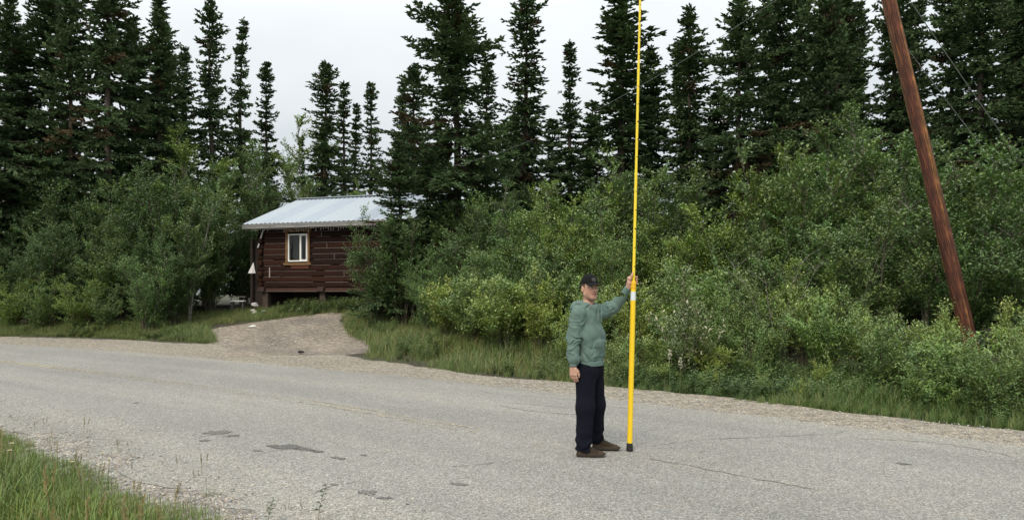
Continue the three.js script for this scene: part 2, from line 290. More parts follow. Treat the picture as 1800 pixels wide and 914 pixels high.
function spruce({ seed, H, R, base = 1.2, power = 0.7, step = 0.4, gap = 0.16, droop = 0.35, size = 1.08 }) {
  const r = rng(seed), needles = new Geo(), wood = new Geo(), root = new THREE.Group(), bendX = r.in(-0.12, 0.12), bendZ = r.in(-0.12, 0.12);
  const axis = (h) => V(bendX * Math.sin(h * 0.45 + seed), h, bendZ * Math.sin(h * 0.37 + 2 * seed));
  const tp = [], tr = []; for (let k = 0; k <= 14; k++) { const h = (k / 14) * H * 0.985; tp.push(axis(h)); tr.push(Math.max(0.012, 0.012 * H * Math.pow(1 - k / 14.3, 0.9))); }
  wood.tube(tp, tr, 8, [0.085, 0.07, 0.058]);
  const lean = r.in(0, 6.3), lobes = [r.in(0.1, 0.3), r.in(0, 6.3), r.in(0.5, 1.1)], v = V();
  for (let h = base; h < H - 0.2; h += step * r.in(0.55, 1.4) * mix(1.05, 0.5, h / H)) {
    const t = (h - base) / (H - base), prof = Math.min(Math.pow(1 - t, power), (1 - t) * 2.1 + 0.04) * Math.min(1, 0.62 + t * 3) * (1 + 0.2 * Math.sin(h * lobes[2] * 2 + lobes[1]) + 0.12 * Math.sin(h * 4.1 + seed)) * r.in(0.75, 1.2), nb = r.int(5, 7), a0 = r.in(0, 6.3);
    for (let b = 0; b < nb; b++) {
      if (r() < gap) continue;
      const az = a0 + (b / nb) * 6.283 + r.g() * 0.35, L = Math.max(0.12, R * prof * (r() < 0.1 ? r.in(1.15, 1.4) : r.in(0.45, 1.1)) * (1 + lobes[0] * Math.cos(az - lean))), el = mix(-0.1 - droop * 0.7, 0.5, Math.pow(t, 2.4)) + r.g() * 0.16, o = axis(h), ca = Math.cos(az), sa = Math.sin(az), n = Math.max(2, Math.round(L / 0.13)), pts = [];
      for (let k = 0; k <= n; k++) { const u = k / n, out = u * L * Math.cos(el), y = u * L * Math.sin(el) - droop * L * 0.3 * Math.sin(u * 2.4) * (1 - t) + 0.16 * L * u * u * u; pts.push(V(o.x + ca * out + r.g() * 0.025, o.y + y + r.g() * 0.02, o.z + sa * out + r.g() * 0.025)); }
      wood.tube([pts[0], pts[Math.ceil(n * 0.4)], pts[n]], [0.01 + L * 0.008, 0.007 + L * 0.004, 0.003], 3, [0.08, 0.066, 0.055]);
      const tone = r.in(0.7, 1.3), old = r() < 0.04, dense = r.in(0.65, 1);
      for (let k = Math.floor(n * 0.12); k <= n; k++) {
        const u = k / n, q = pts[k], d = V().subVectors(pts[Math.min(k + 1, n)], pts[Math.max(0, k - 1)]).normalize(), span = (L * 0.3 * Math.pow(1 - u, 0.8) + 0.12) * r.in(0.6, 1.15);
        for (const s of [-1, 1, 0]) {
          if (r() > (s ? 0.9 : 0.8) * dense) continue;
          const l = s ? span : 0.14, dd = s ? V(d.x * 0.65 - d.z * s * 0.72, d.y + r.in(-0.5, 0.12), d.z * 0.65 + d.x * s * 0.72).normalize() : V(d.x + r.g() * 0.3, d.y + r.in(-0.1, 0.5), d.z + r.g() * 0.3).normalize(), m = Math.max(1, Math.round(l / 0.07));
          for (let j = 0; j < m; j++) {
            const p = V(q.x + dd.x * l * (j / m), q.y + dd.y * l * (j / m), q.z + dd.z * l * (j / m)), c = tone * r.in(0.75, 1.3), col = old ? [0.1 * c, 0.078 * c, 0.04 * c] : [0.088 * c, 0.14 * c, 0.06 * c];
            for (let e = 0; e < 2; e++) { v.set(dd.x + r.g() * (e ? 1.1 : 0.45), dd.y + r.g() * (e ? 0.9 : 0.35) + 0.08, dd.z + r.g() * (e ? 1.1 : 0.45)).normalize(); shoot(needles, p, v, r.in(0.1, 0.19) * size, r.in(0.024, 0.038) * size, col, r() * 3); }
          }
        }
      }
    }
  }
  for (let k = 0; k < 16; k++) shoot(needles, axis(H - 0.045 * k - 0.12), v.set(r.g() * 0.8, 0.8, r.g() * 0.8).normalize(), 0.14, 0.028, [0.07, 0.09, 0.045], k);
  part('trunk', wood.build(true), barkMat, root); part('crown', needles.build(), needleMat, root);
  root.userData = { base: 'spruce_tree', category: 'tree', H, R };
  return root;
}

function leaf(g, p, d, len, w, col, r) {
  const nx = r.g() * 0.55, ny = 1, nz = r.g() * 0.55;          // blades lie open to the sky, unevenly
  let sx = d.y * nz - d.z * ny, sy = d.z * nx - d.x * nz, sz = d.x * ny - d.y * nx; const q = w / (Math.hypot(sx, sy, sz) || 1); sx *= q; sy *= q; sz *= q;
  const mx = p.x + d.x * len * 0.45, my = p.y + d.y * len * 0.45, mz = p.z + d.z * len * 0.45, lift = w * 0.35;
  const a = g.v(p.x, p.y, p.z, ...col), L = g.v(mx + sx, my + sy + lift, mz + sz, ...col), T = g.v(p.x + d.x * len, p.y + d.y * len - lift * 0.6, p.z + d.z * len, ...col), R = g.v(mx - sx, my - sy + lift, mz - sz, ...col);
  g.quad(a, L, T, R);
}
function bush({ seed, name, H, R, stems, branches, twigs, leaves, len, width, tone, pale = 0.06, trunk = 0, wood = [0.1, 0.085, 0.065], upright = 0.5, low = 0.12, radius = 0.009, silverTone = null }) {
  const r = rng(seed), g = new Geo(), w = new Geo(), root = new THREE.Group();
  for (let s = 0; s < stems; s++) {
    const az = (s / stems) * 6.283 + r.g() * 0.5, reach = R * Math.sqrt(r.in(0.05, 1)) * 0.8, h = H * (r() < 0.18 ? r.in(1.05, 1.25) : r.in(0.6, 1)) * (1 - 0.35 * (reach / R) ** 2), foot = trunk ? 0.02 : r.in(0.02, 0.16) * R, pts = [];
    for (let k = 0; k <= 8; k++) { const u = k / 8, o = foot + (reach - foot) * Math.pow(u, 1.5); pts.push(V(Math.cos(az) * o + r.g() * 0.03 * H * u * 0.5, h * u, Math.sin(az) * o + r.g() * 0.03 * H * u * 0.5)); }
    const c = new THREE.CatmullRomCurve3(pts), r0 = radius * h * (trunk ? 1.3 : 1);
    w.tube(pts, pts.map((_, k) => r0 * (1 - k / 8.6)), 6, wood);
    for (let b = 0; b < branches; b++) {
      const u = Math.pow(r.in(low, 1), 0.85), p = c.getPointAt(Math.min(1, u)), t = c.getTangentAt(Math.min(1, u)), a = r.in(0, 6.283), d = V(Math.cos(a), r.in(0.15, 1.1), Math.sin(a)).normalize().lerp(t, upright * r()).normalize(), L = (trunk ? 0.17 : 0.22) * H * r.in(0.5, 1.1) * (1.25 - 0.75 * u), bp = [];
      for (let k = 0; k <= 4; k++) bp.push(V(p.x + d.x * L * (k / 4) + r.g() * 0.02, p.y + d.y * L * (k / 4) + 0.1 * L * (k / 4) ** 2, p.z + d.z * L * (k / 4) + r.g() * 0.02));
      w.tube([bp[0], bp[2], bp[4]], [r0 * 0.34, r0 * 0.22, r0 * 0.08], 3, wood);
      const bright = r.in(0.78, 1.22), yellow = r.in(-0.1, 0.2);
      for (let k = 0; k < twigs; k++) {
        const v = (k + r()) / twigs, i = Math.min(3, Math.floor(v * 4)), q = V().lerpVectors(bp[i], bp[i + 1], v * 4 - i), e = V(d.x + r.g() * 1.1, d.y + r.in(-0.35, 0.8), d.z + r.g() * 1.1).normalize(), l = len * leaves * 0.42 * r.in(0.7, 1.3) * (1.1 - 0.4 * v);
        for (let n = 0; n < leaves; n++) {
          const f = (n + 0.5) / leaves, a2 = n * 2.4 + k, p2 = V(q.x + e.x * l * f, q.y + e.y * l * f, q.z + e.z * l * f), dl = V(e.x * 0.6 + Math.cos(a2) * 0.7, e.y * 0.6 + r.in(-0.35, 0.45), e.z * 0.6 + Math.sin(a2) * 0.7).normalize(), m = bright * r.in(0.75, 1.28), y = yellow + r.g() * 0.08, silver = r() < pale;
          const col = silver && silverTone ? silverTone.map((c) => c * m) : silver ? [tone[0] * 1.9 * m, tone[1] * 1.55 * m, tone[2] * 2.3 * m] : [tone[0] * m * (1 + y), tone[1] * m * (1 + y * 0.3), tone[2] * m * (1 - y)];
          const sz = r.in(0.65, 1.15) * (n === leaves - 1 ? 0.8 : 1);
          leaf(g, p2, dl, len * sz, width * sz, col, r);
        }
      }
    }
  }
  part(trunk ? 'trunk' : 'stems', w.build(true), barkMat, root); part(trunk ? 'crown' : 'foliage', g.build(), null, root);
  root.userData = { base: name, category: trunk ? 'tree' : 'shrub', H, R };
  return root;
}
const protos = {
  spruceA: [1, 2, 3].map((s) => spruce({ seed: s, H: 14, R: 2.3, base: 0.7, power: 0.62, droop: 0.42 })),
  spruceB: [4, 5, 6, 7].map((s) => spruce({ seed: s, H: 14, R: 1.45, base: 0.9, power: [0.55, 0.7, 0.6, 0.8][s - 4], gap: [0.18, 0.25, 0.2, 0.3][s - 4], droop: 0.5 })),
  spruceC: [8, 9].map((s) => spruce({ seed: s, H: 13, R: 0.95, base: 1.2, power: 0.75, gap: 0.28, droop: 0.55 })),
  willow: [21, 22, 23, 24].map((s) => bush({ seed: s, name: 'willow_shrub', H: 1.5, R: 0.85, stems: 15, branches: 9, twigs: 4, leaves: 8, len: 0.095, width: 0.0185, tone: [0.21, 0.305, 0.066], pale: 0.12, upright: 0.9, low: 0.08 })),
  paleWillow: [29].map((s) => bush({ seed: s, name: 'willow_shrub', H: 1.5, R: 0.85, stems: 16, branches: 9, twigs: 4, leaves: 8, len: 0.08, width: 0.017, tone: [0.14, 0.21, 0.06], pale: 0.16, silverTone: [0.55, 0.5, 0.38], upright: 0.9, low: 0.08 })),
  leafy: [31, 32, 33, 34].map((s) => bush({ seed: s, name: 'leafy_shrub', H: 3, R: 1.5, stems: 13, branches: 16, twigs: 6, leaves: 9, len: 0.085, width: 0.022, tone: [0.145, 0.245, 0.05], pale: 0.07, low: 0.06 })),
  alder: [41, 42, 43].map((s) => bush({ seed: s, name: 'alder_shrub', H: 5.4, R: 2.1, stems: 13, branches: 22, twigs: 8, leaves: 9, len: 0.105, width: 0.034, tone: [0.11, 0.195, 0.041], pale: 0.05, low: 0.06, radius: 0.006 })),
  birch: [51, 52, 53].map((s) => bush({ seed: s, name: 'young_birch_tree', H: 7, R: 1.5, stems: 4, branches: 34, twigs: 9, leaves: 9, len: 0.09, width: 0.03, tone: [0.145, 0.243, 0.052], pale: 0.07, trunk: 1, wood: [0.22, 0.2, 0.17], upright: 0.6, low: 0.2, radius: 0.007 })),
};
const tints = {};
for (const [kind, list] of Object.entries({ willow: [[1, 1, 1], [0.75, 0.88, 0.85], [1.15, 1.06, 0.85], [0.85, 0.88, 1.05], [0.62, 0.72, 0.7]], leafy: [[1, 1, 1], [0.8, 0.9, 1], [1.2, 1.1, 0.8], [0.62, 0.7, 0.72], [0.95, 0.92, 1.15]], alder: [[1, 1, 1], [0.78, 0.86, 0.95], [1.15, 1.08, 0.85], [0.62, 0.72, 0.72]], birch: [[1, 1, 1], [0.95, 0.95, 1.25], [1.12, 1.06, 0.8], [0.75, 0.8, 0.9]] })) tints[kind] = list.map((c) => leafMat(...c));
const cream = tints.willow[0];
let counter = 0;
function plant(kind, x, d, h, wide, label, group, tint) {
  const list = protos[kind], p = list[counter % list.length], o = copyOf(p, label, group), s = h / p.userData.H; counter++;
  o.position.set(x, land(x, -d) - 0.04, -d); o.rotation.y = counter * 2.399; o.scale.set(s * wide, s, s * wide);
  if (tint || tints[kind]) o.children[1].material = tint ?? tints[kind][(counter * 7 + (counter >> 2)) % tints[kind].length];
  return o;
}
// spruces, plan position, height and crown radius
const spruceList = [[-18.9, 34.5, 17.6, 2.5, 'A', 0], [-22.8, 36.5, 17.2, 2.4, 'A', 0], [-24.5, 34, 17.4, 2.4, 'A', 0], [-17.6, 37, 15.8, 1.5, 'B', 0], [-20.6, 40, 15.6, 1.9, 'B', 0], [-24.09, 36, 13.2, 2.22, 'B', 0], [-15.49, 38, 15.9, 1.4, 'B', 1], [-14.25, 39, 15.3, 1.14, 'B', 1], [-18.23, 41, 14.3, 1.2, 'B', 0], [-14.22, 43, 14.1, 1.19, 'B', 1], [-10.15, 40, 13.3, 1.42, 'B', 1], [-9.98, 44, 13.2, 0.88, 'C', 1], [-9.77, 46, 12.5, 0.78, 'C', 1], [-8.08, 42, 12.7, 1.03, 'B', 1], [-4.9, 37, 12.2, 1.42, 'B', 1], [-6.06, 41, 12.9, 1.26, 'B', 1], [-2.1, 27, 12.4, 2.15, 'A', 2], [-1.19, 36, 11.9, 1.27, 'B', 3], [0.62, 32, 14.0, 1.23, 'B', 3], [2.77, 35, 13.0, 1.08, 'B', 3], [4.38, 30, 13.8, 1.62, 'B', 3], [8.45, 37, 13.7, 0.85, 'C', 4], [8.0, 26, 12.3, 1.5, 'A', 3], [9.8, 27, 13.5, 1.5, 'A', 3], [13.23, 31, 13.8, 1.14, 'B', 3], [16.75, 36, 15.4, 1.25, 'B', 3], [14.43, 28, 13.6, 1.5, 'A', 5], [18.07, 33, 14.4, 1.27, 'B', 5], [15.87, 25, 13.6, 1.69, 'A', 5], [18.69, 27, 13.8, 1.66, 'A', 5], [18.46, 24, 13.4, 1.73, 'A', 5], [11.6, 30, 14.6, 1.3, 'B', 3], [6.2, 33, 12.2, 1.2, 'B', 3], [20.4, 30, 15, 1.5, 'A', 5], [-3.9, 25.6, 6.3, 1.15, 'A', 6], [-2.9, 26.0, 6.0, 1.1, 'A', 6], [7.1, 29.5, 12.6, 1.15, 'B', 3], [10.9, 25.6, 12.2, 1.3, 'A', 3], [12.4, 28.4, 13.6, 1.2, 'B', 3], [11.8, 34, 14.6, 1.3, 'B', 3], [15.3, 34, 15.0, 1.4, 'B', 5], [17.3, 29, 14.6, 1.35, 'A', 5], [16.6, 31, 12.2, 1.2, 'B', 5], [19.8, 25.4, 13.6, 1.5, 'A', 5], [-17.0, 35.6, 14.4, 1.5, 'B', 0], [-20.7, 34.6, 15.8, 2.0, 'A', 0], [-25.6, 37.5, 16.4, 2.0, 'A', 0], [-3.3, 33.5, 9.0, 1.2, 'B', 1], [0.1, 35, 9.2, 1.2, 'B', 3], [1.9, 37, 9.6, 1.2, 'B', 3], [3.7, 34, 9.4, 1.2, 'B', 3], [5.6, 36, 9.6, 1.3, 'B', 3], [9.2, 33, 10.4, 1.2, 'B', 3]];
const spruceWords = [['broad dark spruce rising behind the tall thicket beside the driveway', 'spruces behind the driveway thicket'], ['slim dark spruce rising behind the log cabin', 'spruces behind the cabin'], ['tall dark spruce whose lower boughs overhang the end of the cabin roof', null], ['tall dark spruce rising behind the roadside thicket next to the yellow pole', 'spruces behind the roadside thicket'], ['small narrow spruce top standing alone against the sky', null], ['tall dark spruce rising behind the leaning wooden pole', 'spruces behind the leaning pole'], ['young spruce half the height of its neighbour in front of the cabin roof end', 'young spruces at the cabin corner']];
for (const [x, d, h, R, kind, w] of spruceList) { const k = 'spruce' + kind, P = protos[k][0].userData; const words = w === 3 ? [['tall dark spruce standing between the cabin and the yellow pole', 'spruces between the cabin and the yellow pole'], ['tall dark spruce directly behind the top of the yellow pole', 'spruces behind the yellow pole'], ['tall dark spruce standing between the yellow pole and the leaning wooden pole', 'spruces between the two poles']][x / d < 0.1 ? 0 : x / d < 0.2 ? 1 : 2] : spruceWords[w];
  plant(k, x, d, h, ((x > 0 ? 1.62 : x < -15 ? 1.38 : 1.42) * R / P.R) / (h / P.H), ...words); }
{      // the forest carries on behind them
  const r = rng(77);
  for (let n = 0; n < 46; n++) { const d = r.in(43, 62), x = (n / 46 - 0.5) * 1.55 * d + r.g(); if (x / d > -0.42 && x / d < -0.12 && r() < 0.35) continue; plant(n % 3 ? 'spruceB' : 'spruceC', x, d, r.in(8.5, 12.5), r.in(0.9, 1.3), 'distant dark spruce deep in the forest behind', 'distant forest spruces'); }
}

// tall thicket beside the driveway
const shrubGroup1 = 'tall shrubs of the thicket beside the driveway';
{
  const r = rng(5), L = 'tall leafy shrub in the thicket beside the driveway';
  for (let row = 0; row < 4; row++) for (let n = 0; n < 13; n++) {
    const k = 338 + n * 8.6 + r.g() * 2.5, kk = Math.round(k), t = farEdge(kk) + 1.1 + row * 1.35 + r.g() * 0.3, x = mid[kk].x + side[kk].x * t, d = -(mid[kk].z + side[kk].z * t);
    if (onDrive(x, -d, 0.9) || (x + (row ? 2.1 : 1.2)) / d > -0.375) continue;
    if (row === 0) plant('leafy', x, d, r.in(1.6, 2.8), r.in(0.9, 1.2), 'low leafy shrub at the front of the thicket beside the driveway', 'low shrubs beside the driveway');
    else plant('alder', x, d, [0, 3.9, 5.4, 6.3][row] * r.in(0.85, 1.12), r.in(0.85, 1.1), L, shrubGroup1, tints.alder[[0, 1, 3, 1, 3][(n + row) % 5]]);
  }
  for (const [x, d, h] of [[-12.9, 31.6, 4.4], [-12.1, 33.4, 5.0], [-13.4, 30.2, 3.4], [-14.6, 33, 5.2]]) plant('alder', x, d, h, 0.85, L, shrubGroup1);
  for (const [x, d, h] of [[-12.9, 29.5, 6.2], [-14.2, 31, 6.6], [-15.6, 31.5, 6.0], [-12.6, 34.5, 8.2], [-14.6, 35, 8.6], [-13.2, 37.5, 9.0], [-11.6, 37, 7.6], [-10.4, 38, 7.2], [-8.6, 38, 6.4], [-6.5, 37, 6.6], [-11.4, 41, 10.2]]) plant('birch', x, d, h, 1.1, 'slender pale-leaved young tree growing behind the log cabin', 'young trees behind the cabin');
}
// the long thicket on the far side, in ranks that rise away from the road
{
  const r = rng(6);
  const ranks = [[0.7, 0.8, 'willow', 0.45, 0.8], [1.5, 0.95, 'willow', 0.95, 1.35], [2.4, 1.0, 'willow', 1.2, 1.75], [3.3, 1.1, 'willow', 1.5, 2.2], [4.5, 1.35, 'leafy', 2.0, 2.9], [5.9, 1.5, 'leafy', 2.6, 3.6], [7.6, 1.8, 'leafy', 3.2, 4.4], [9.6, 2.1, 'alder', 4.0, 5.2], [12, 2.4, 'alder', 4.4, 5.8]];
  for (const [e, gap, kind, lo, hi] of ranks) for (let s = 0; s < 28; s += gap) {
    const k = Math.round(((s + 82 + r.g() * 0.2) / roadLength) * N); if (k >= N) break;
    const t = 4.75 + e + r.g() * 0.25, x = mid[k].x + side[k].x * t, d = -(mid[k].z + side[k].z * t);
    if (d < 4 || x / d > 0.85 || onDrive(x, -d, 1.2)) continue;
    const px = x / d;
    if (e < 1 && px < 0.12) continue;
    if (px < -0.13 && e < 4 || px < -0.09 && e < 3 || px < 0.02 && e < 2) continue;      // the open grassy bank by the driveway
    if (kind === 'alder' && r() < 0.2) continue;
    if (px < -0.2 || (px < -0.12 && d > 27)) continue;
    const where = px < 0.15 ? 'between cabin and man' : px < 0.48 ? 'between yellow pole and leaning pole' : 'around the leaning pole';
    const nearPole = Math.abs(px - 0.6) < 0.13 && e < 5.3, low = e < 5.3 ? mix(1, 0.68, smooth(0.1, 0.38, px)) : 1;
    plant(nearPole && kind === 'leafy' ? 'willow' : kind, x, d, nearPole ? r.in(0.8, 1.15) : low * r.in(lo, hi) * (kind === 'alder' ? mix(0.85, 0.68, smooth(0.05, 0.25, px)) + 0.3 * smooth(0.42, 0.55, px) : r.in(0.75, 1.1)), r.in(0.9, 1.2), `${{ willow: 'low narrow-leaved willow at the thicket front', leafy: 'rounded leafy shrub in the middle of the thicket', alder: 'tall leafy shrub at the back of the thicket' }[kind]} ${where}`, `${{ willow: 'low willows', leafy: 'leafy shrubs', alder: 'tall shrubs' }[kind]} ${where}`);
  }
  for (const [x, d, h] of [[7.6, 18.2, 5.0], [8.6, 19.5, 6.6], [9.7, 18.8, 6.2], [5.2, 21.5, 4.6], [3.0, 22, 5.0], [4.2, 22.5, 5.4], [11.2, 20, 5.2], [12.6, 19, 4.8], [13.4, 21, 5.4], [-0.6, 23.5, 4.4], [1.2, 24, 5.0]]) plant('birch', x, d, h, 1.15, 'bright green young tree standing above the roadside thicket', 'young trees above the roadside thicket');
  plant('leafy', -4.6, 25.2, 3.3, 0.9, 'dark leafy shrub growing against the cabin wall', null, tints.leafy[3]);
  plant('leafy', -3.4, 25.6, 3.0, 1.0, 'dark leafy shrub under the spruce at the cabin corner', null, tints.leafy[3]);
  plant('paleWillow', 3.3, 13.6, 1.7, 0.9, 'willow with pale cream-coloured leaves behind the yellow pole', null, cream);
}

// grass: tufts of curved blades
function tuft(seed, blades, h, spread, seedHead = 0) {
  const r = rng(seed), g = new Geo();
  for (let k = 0; k < blades; k++) {
    const a = r.in(0, 6.283), o = spread * Math.sqrt(r()), x = Math.cos(a) * o, z = Math.sin(a) * o, b = r.in(0, 6.283), bend = r.in(0.05, 0.8), H = h * r.in(0.45, 1), w = r.in(0.0028, 0.0055), dx = Math.cos(b), dz = Math.sin(b), c = r.in(0.7, 1.25), col = r() < 0.16 ? [0.28 * c, 0.24 * c, 0.12 * c] : [0.115 * c * r.in(0.85, 1.3), 0.2 * c, 0.042 * c]; let last;
    for (let s = 0; s <= 3; s++) {
      const u = s / 3, lean = bend * H * u * u, px = x + dx * lean, py = H * (u - 0.25 * bend * u * u), pz = z + dz * lean, ww = w * (1 - u * 0.72);
      const L = g.v(px - dz * ww, py, pz + dx * ww, ...col), R = g.v(px + dz * ww, py, pz - dx * ww, ...col);
      if (s) g.quad(last[0], last[1], R, L); last = [L, R];
    }
  }
  for (let k = 0; k < seedHead; k++) {
    const a = r.in(0, 6.283), o = spread * r(), b = r.in(0, 6.283), H = h * r.in(1.25, 1.8), pts = [], dry = [0.25, 0.225, 0.13];
    for (let s = 0; s <= 4; s++) pts.push(V(Math.cos(a) * o + Math.cos(b) * 0.12 * H * (s / 4) ** 2, H * (s / 4), Math.sin(a) * o + Math.sin(b) * 0.12 * H * (s / 4) ** 2));
    g.tube(pts, [0.0016, 0.0015, 0.0014, 0.0012, 0.001], 3, dry);
    for (let s = 0; s < 16; s++) { const q = V().lerpVectors(pts[3], pts[4], s / 16), e = r.in(0, 6.283), i = g.v(q.x, q.y, q.z, ...dry); g.v(q.x + Math.cos(e) * 0.012, q.y + 0.016, q.z + Math.sin(e) * 0.012, ...dry); g.v(q.x + Math.cos(e) * 0.005, q.y + 0.024, q.z + Math.sin(e) * 0.005, ...dry); g.tri(i, i + 1, i + 2); }
  }
  return g.build();
}
const toCabin = (u, w) => [-10.6 + 0.952 * u - 0.305 * w, -31.25 + 0.305 * u + 0.952 * w];
const grassMat = leafMat(1, 1, 1, 0.3);
function lawn(name, geo, spots, label, r) {
  const m = new THREE.InstancedMesh(geo, grassMat, spots.length), o = new THREE.Object3D();
  spots.forEach(([x, z, s, tone], k) => { o.position.set(x, land(x, z) - 0.01, z); o.rotation.set(r.g() * 0.15, r() * 6.283, r.g() * 0.15); o.scale.set(s * 1.1, s, s * 1.1); o.updateMatrix(); m.setMatrixAt(k, o.matrix); m.setColorAt(k, C(...tone)); });
  m.name = numbered(name); scene.add(m); tag(m, label, 'grass', null, 'stuff');
}
function herb(seed) {
  const r = rng(seed), g = new Geo();
  for (let s = 0; s < 5; s++) { const a = r() * 6.283, h = r.in(0.25, 0.55), lx = Math.cos(a) * r.in(0.02, 0.16), lz = Math.sin(a) * r.in(0.02, 0.16), pts = [V(lx * 0.2, 0, lz * 0.2), V(lx * 0.6, h * 0.5, lz * 0.6), V(lx, h, lz)]; g.tube(pts, [0.003, 0.0025, 0.0015], 3, [0.1, 0.12, 0.05]); for (let k = 0; k < 16; k++) { const u = 0.15 + 0.85 * (k / 16), b = k * 2.4 + s, m = r.in(0.7, 1.3); leaf(g, V(lx * u, h * u, lz * u), V(Math.cos(b), r.in(-0.1, 0.6), Math.sin(b)).normalize(), 0.075 * (1.15 - 0.5 * u), 0.016, [0.12 * m, 0.185 * m, 0.046 * m], r); } }
  return g.build();
}
{
  const r = rng(9), herbs = [], near = [], seeded = [], far = [[], []];
  const verge = (k, c) => (k > 492 ? [c[0] * 0.78, c[1] * 0.92, c[2] * 0.8] : c);
  const hue = (x, z) => { const n = fbm(x * 0.7, z * 0.7), c = r.in(0.8, 1.2); return [c * mix(0.7, 1.25, n), c * mix(0.85, 1.1, n), c * mix(0.9, 0.8, n)]; };
  for (let n = 0; n < 16000; n++) {
    const k = r.int(430, 545), e = 0.02 + 4.6 * r() ** 1.3, t = NEAR - e + 0.35 + wob(k * 0.2, 0.9, 0.7, 3), x = mid[k].x + side[k].x * t, z = mid[k].z + side[k].z * t;
    if (z > -2.3 || x / -z > 0.1 || x / -z < -1.05) continue;
    (r() < 0.035 ? seeded : near).push([x, z, r.in(0.7, 1.15) * mix(0.55, 1.15, smooth(0, 0.9, e)), hue(x, z).map((c, i) => c * [1.2, 1.12, 0.95][i])]);
  }
  for (let n = 0; n < 60; n++) { const k = r.int(470, 530), t = NEAR + 0.35 + r() * 0.6, x = mid[k].x + side[k].x * t, z = mid[k].z + side[k].z * t; if (z > -2.5 || x / -z > 0.05) continue; (r() < 0.3 ? seeded : near).push([x, z, r.in(0.35, 0.7), hue(x, z)]); }
  lawn('foreground_grass', tuft(61, 16, 0.36, 0.07), near, 'lush green grass on the bank facing the road, opposite the cabin', r);
  lawn('seeding_grass', tuft(62, 5, 0.3, 0.07, 3), seeded, 'thin dry grass stalks with seed heads along the gravel edge', r);
  for (let n = 0; n < 40000; n++) {
    const k = r.int(335, 575), wide = k < 425 ? 1.7 : k < 492 ? 7.5 : 2.4, e = wide * r() ** (k < 492 ? 1 : 1.3), t = farEdge(k) + 0.02 + e + wob(k * 0.2, 0.7, 0.7, 7), x = mid[k].x + side[k].x * t, z = mid[k].z + side[k].z * t;
    if (onDrive(x, z, r.in(-0.25, 0.05)) || z > -4 || Math.abs(x / z) > 0.85) continue;
        const clump = fbm(x * 1.1, z * 1.1, 3); if (clump < 0.36 && r() < 0.6) continue;
    far[r() < 0.5 ? 0 : 1].push([x, z, r.in(0.4, 1.15) * mix(0.45, 1, smooth(0, 0.9, e)) * mix(0.55, 1.35, clump), verge(k, hue(x, z))]);
  }
  for (let n = 0; n < 5000; n++) { const q = r.int(6, 70), p = drivePts[q], a = r() * 6.283, w = driveWidth(q / 70) + r.in(-0.15, 1.3), x = p.x + Math.cos(a) * w, z = p.z + Math.sin(a) * w; if (onDrive(x, z, r.in(-0.3, -0.05)) || offRoad(x, z)[0] < farEdge(offRoad(x, z)[1]) + 0.05) continue; far[n % 2].push([x, z, r.in(0.25, 0.75), hue(x, z)]); }
  for (let n = 0; n < 6500; n++) { const x = r.in(-16, -2), d = r.in(28.4, 31.5); if (onDrive(x, -d, 0.1)) continue; far[n % 2].push([x, -d, r.in(0.35, 0.75), hue(x, -d)]); }
  for (let n = 0; n < 6500; n++) { const k = r.int(335, 575), e = (k < 425 ? 1.6 : k < 492 ? 6.5 : 2.2) * r() + 0.15, t = farEdge(k) + e, x = mid[k].x + side[k].x * t, z = mid[k].z + side[k].z * t; if (onDrive(x, z, 0.4) || z > -4 || Math.abs(x / z) > 0.85 || fbm(x * 0.8 + 5, z * 0.8, 3) < (k < 492 ? 0.54 : 0.4)) continue; herbs.push([x, z, r.in(0.5, 1.15) * mix(0.5, 1, smooth(0, 0.7, e)), verge(k, hue(x, z))]); }
  for (let n = 0; n < 500; n++) { const p = toCabin(r.in(1.6, 7), r.in(-0.3, 1.3)); if (!onDrive(p[0], p[1], 0.1)) herbs.push([...p, r.in(0.6, 1.3), hue(...p)]); }
  lawn('verge_weeds', herb(65), herbs, 'leafy green weeds growing through the verge grass', r);
  lawn('verge_grass', tuft(63, 14, 0.48, 0.12), far[0], 'tall green grass along the foot of the thickets and the cabin yard', r);
  lawn('verge_grass', tuft(64, 12, 0.42, 0.14), far[1], 'shorter green grass mixed into the verge below the thickets', r);
}

// bare grey stems standing among the leaves
{
  const r = rng(12);
  for (const [x, d, h] of [[7.1, 15.6, 3.4], [9.6, 15.4, 3.2], [5.1, 14.2, 2.3]]) {
    const t = thing('dead_shrub', 'bare grey dead shrub stems poking out of the roadside thicket', 'shrub', [x, land(x, -d), -d], r() * 6, 'dead stems in the roadside thicket');
    for (let s = 0; s < 4; s++) {
      const g = new Geo(), az = r() * 6.283, lean = r.in(0.1, 0.6), pts = []; for (let k = 0; k <= 7; k++) pts.push(V(Math.cos(az) * lean * h * (k / 7) ** 1.4 + r.g() * 0.03, h * (k / 7) * r.in(0.95, 1), Math.sin(az) * lean * h * (k / 7) ** 1.4 + r.g() * 0.03));
      g.tube(pts, pts.map((_, k) => 0.01 * (1 - k / 8.5)), 5, [0.15, 0.14, 0.125]);
      for (let b = 0; b < 7; b++) { const q = pts[r.int(2, 6)], a = r() * 6.283, l = r.in(0.2, 0.7); g.tube([q, V(q.x + Math.cos(a) * l * 0.5, q.y + l * 0.4, q.z + Math.sin(a) * l * 0.5), V(q.x + Math.cos(a) * l, q.y + l * 0.6, q.z + Math.sin(a) * l)], [0.006, 0.004, 0.002], 4, [0.15, 0.14, 0.125]); }
      part('stem', g.build(true), barkMat, t);
    }
  }
}

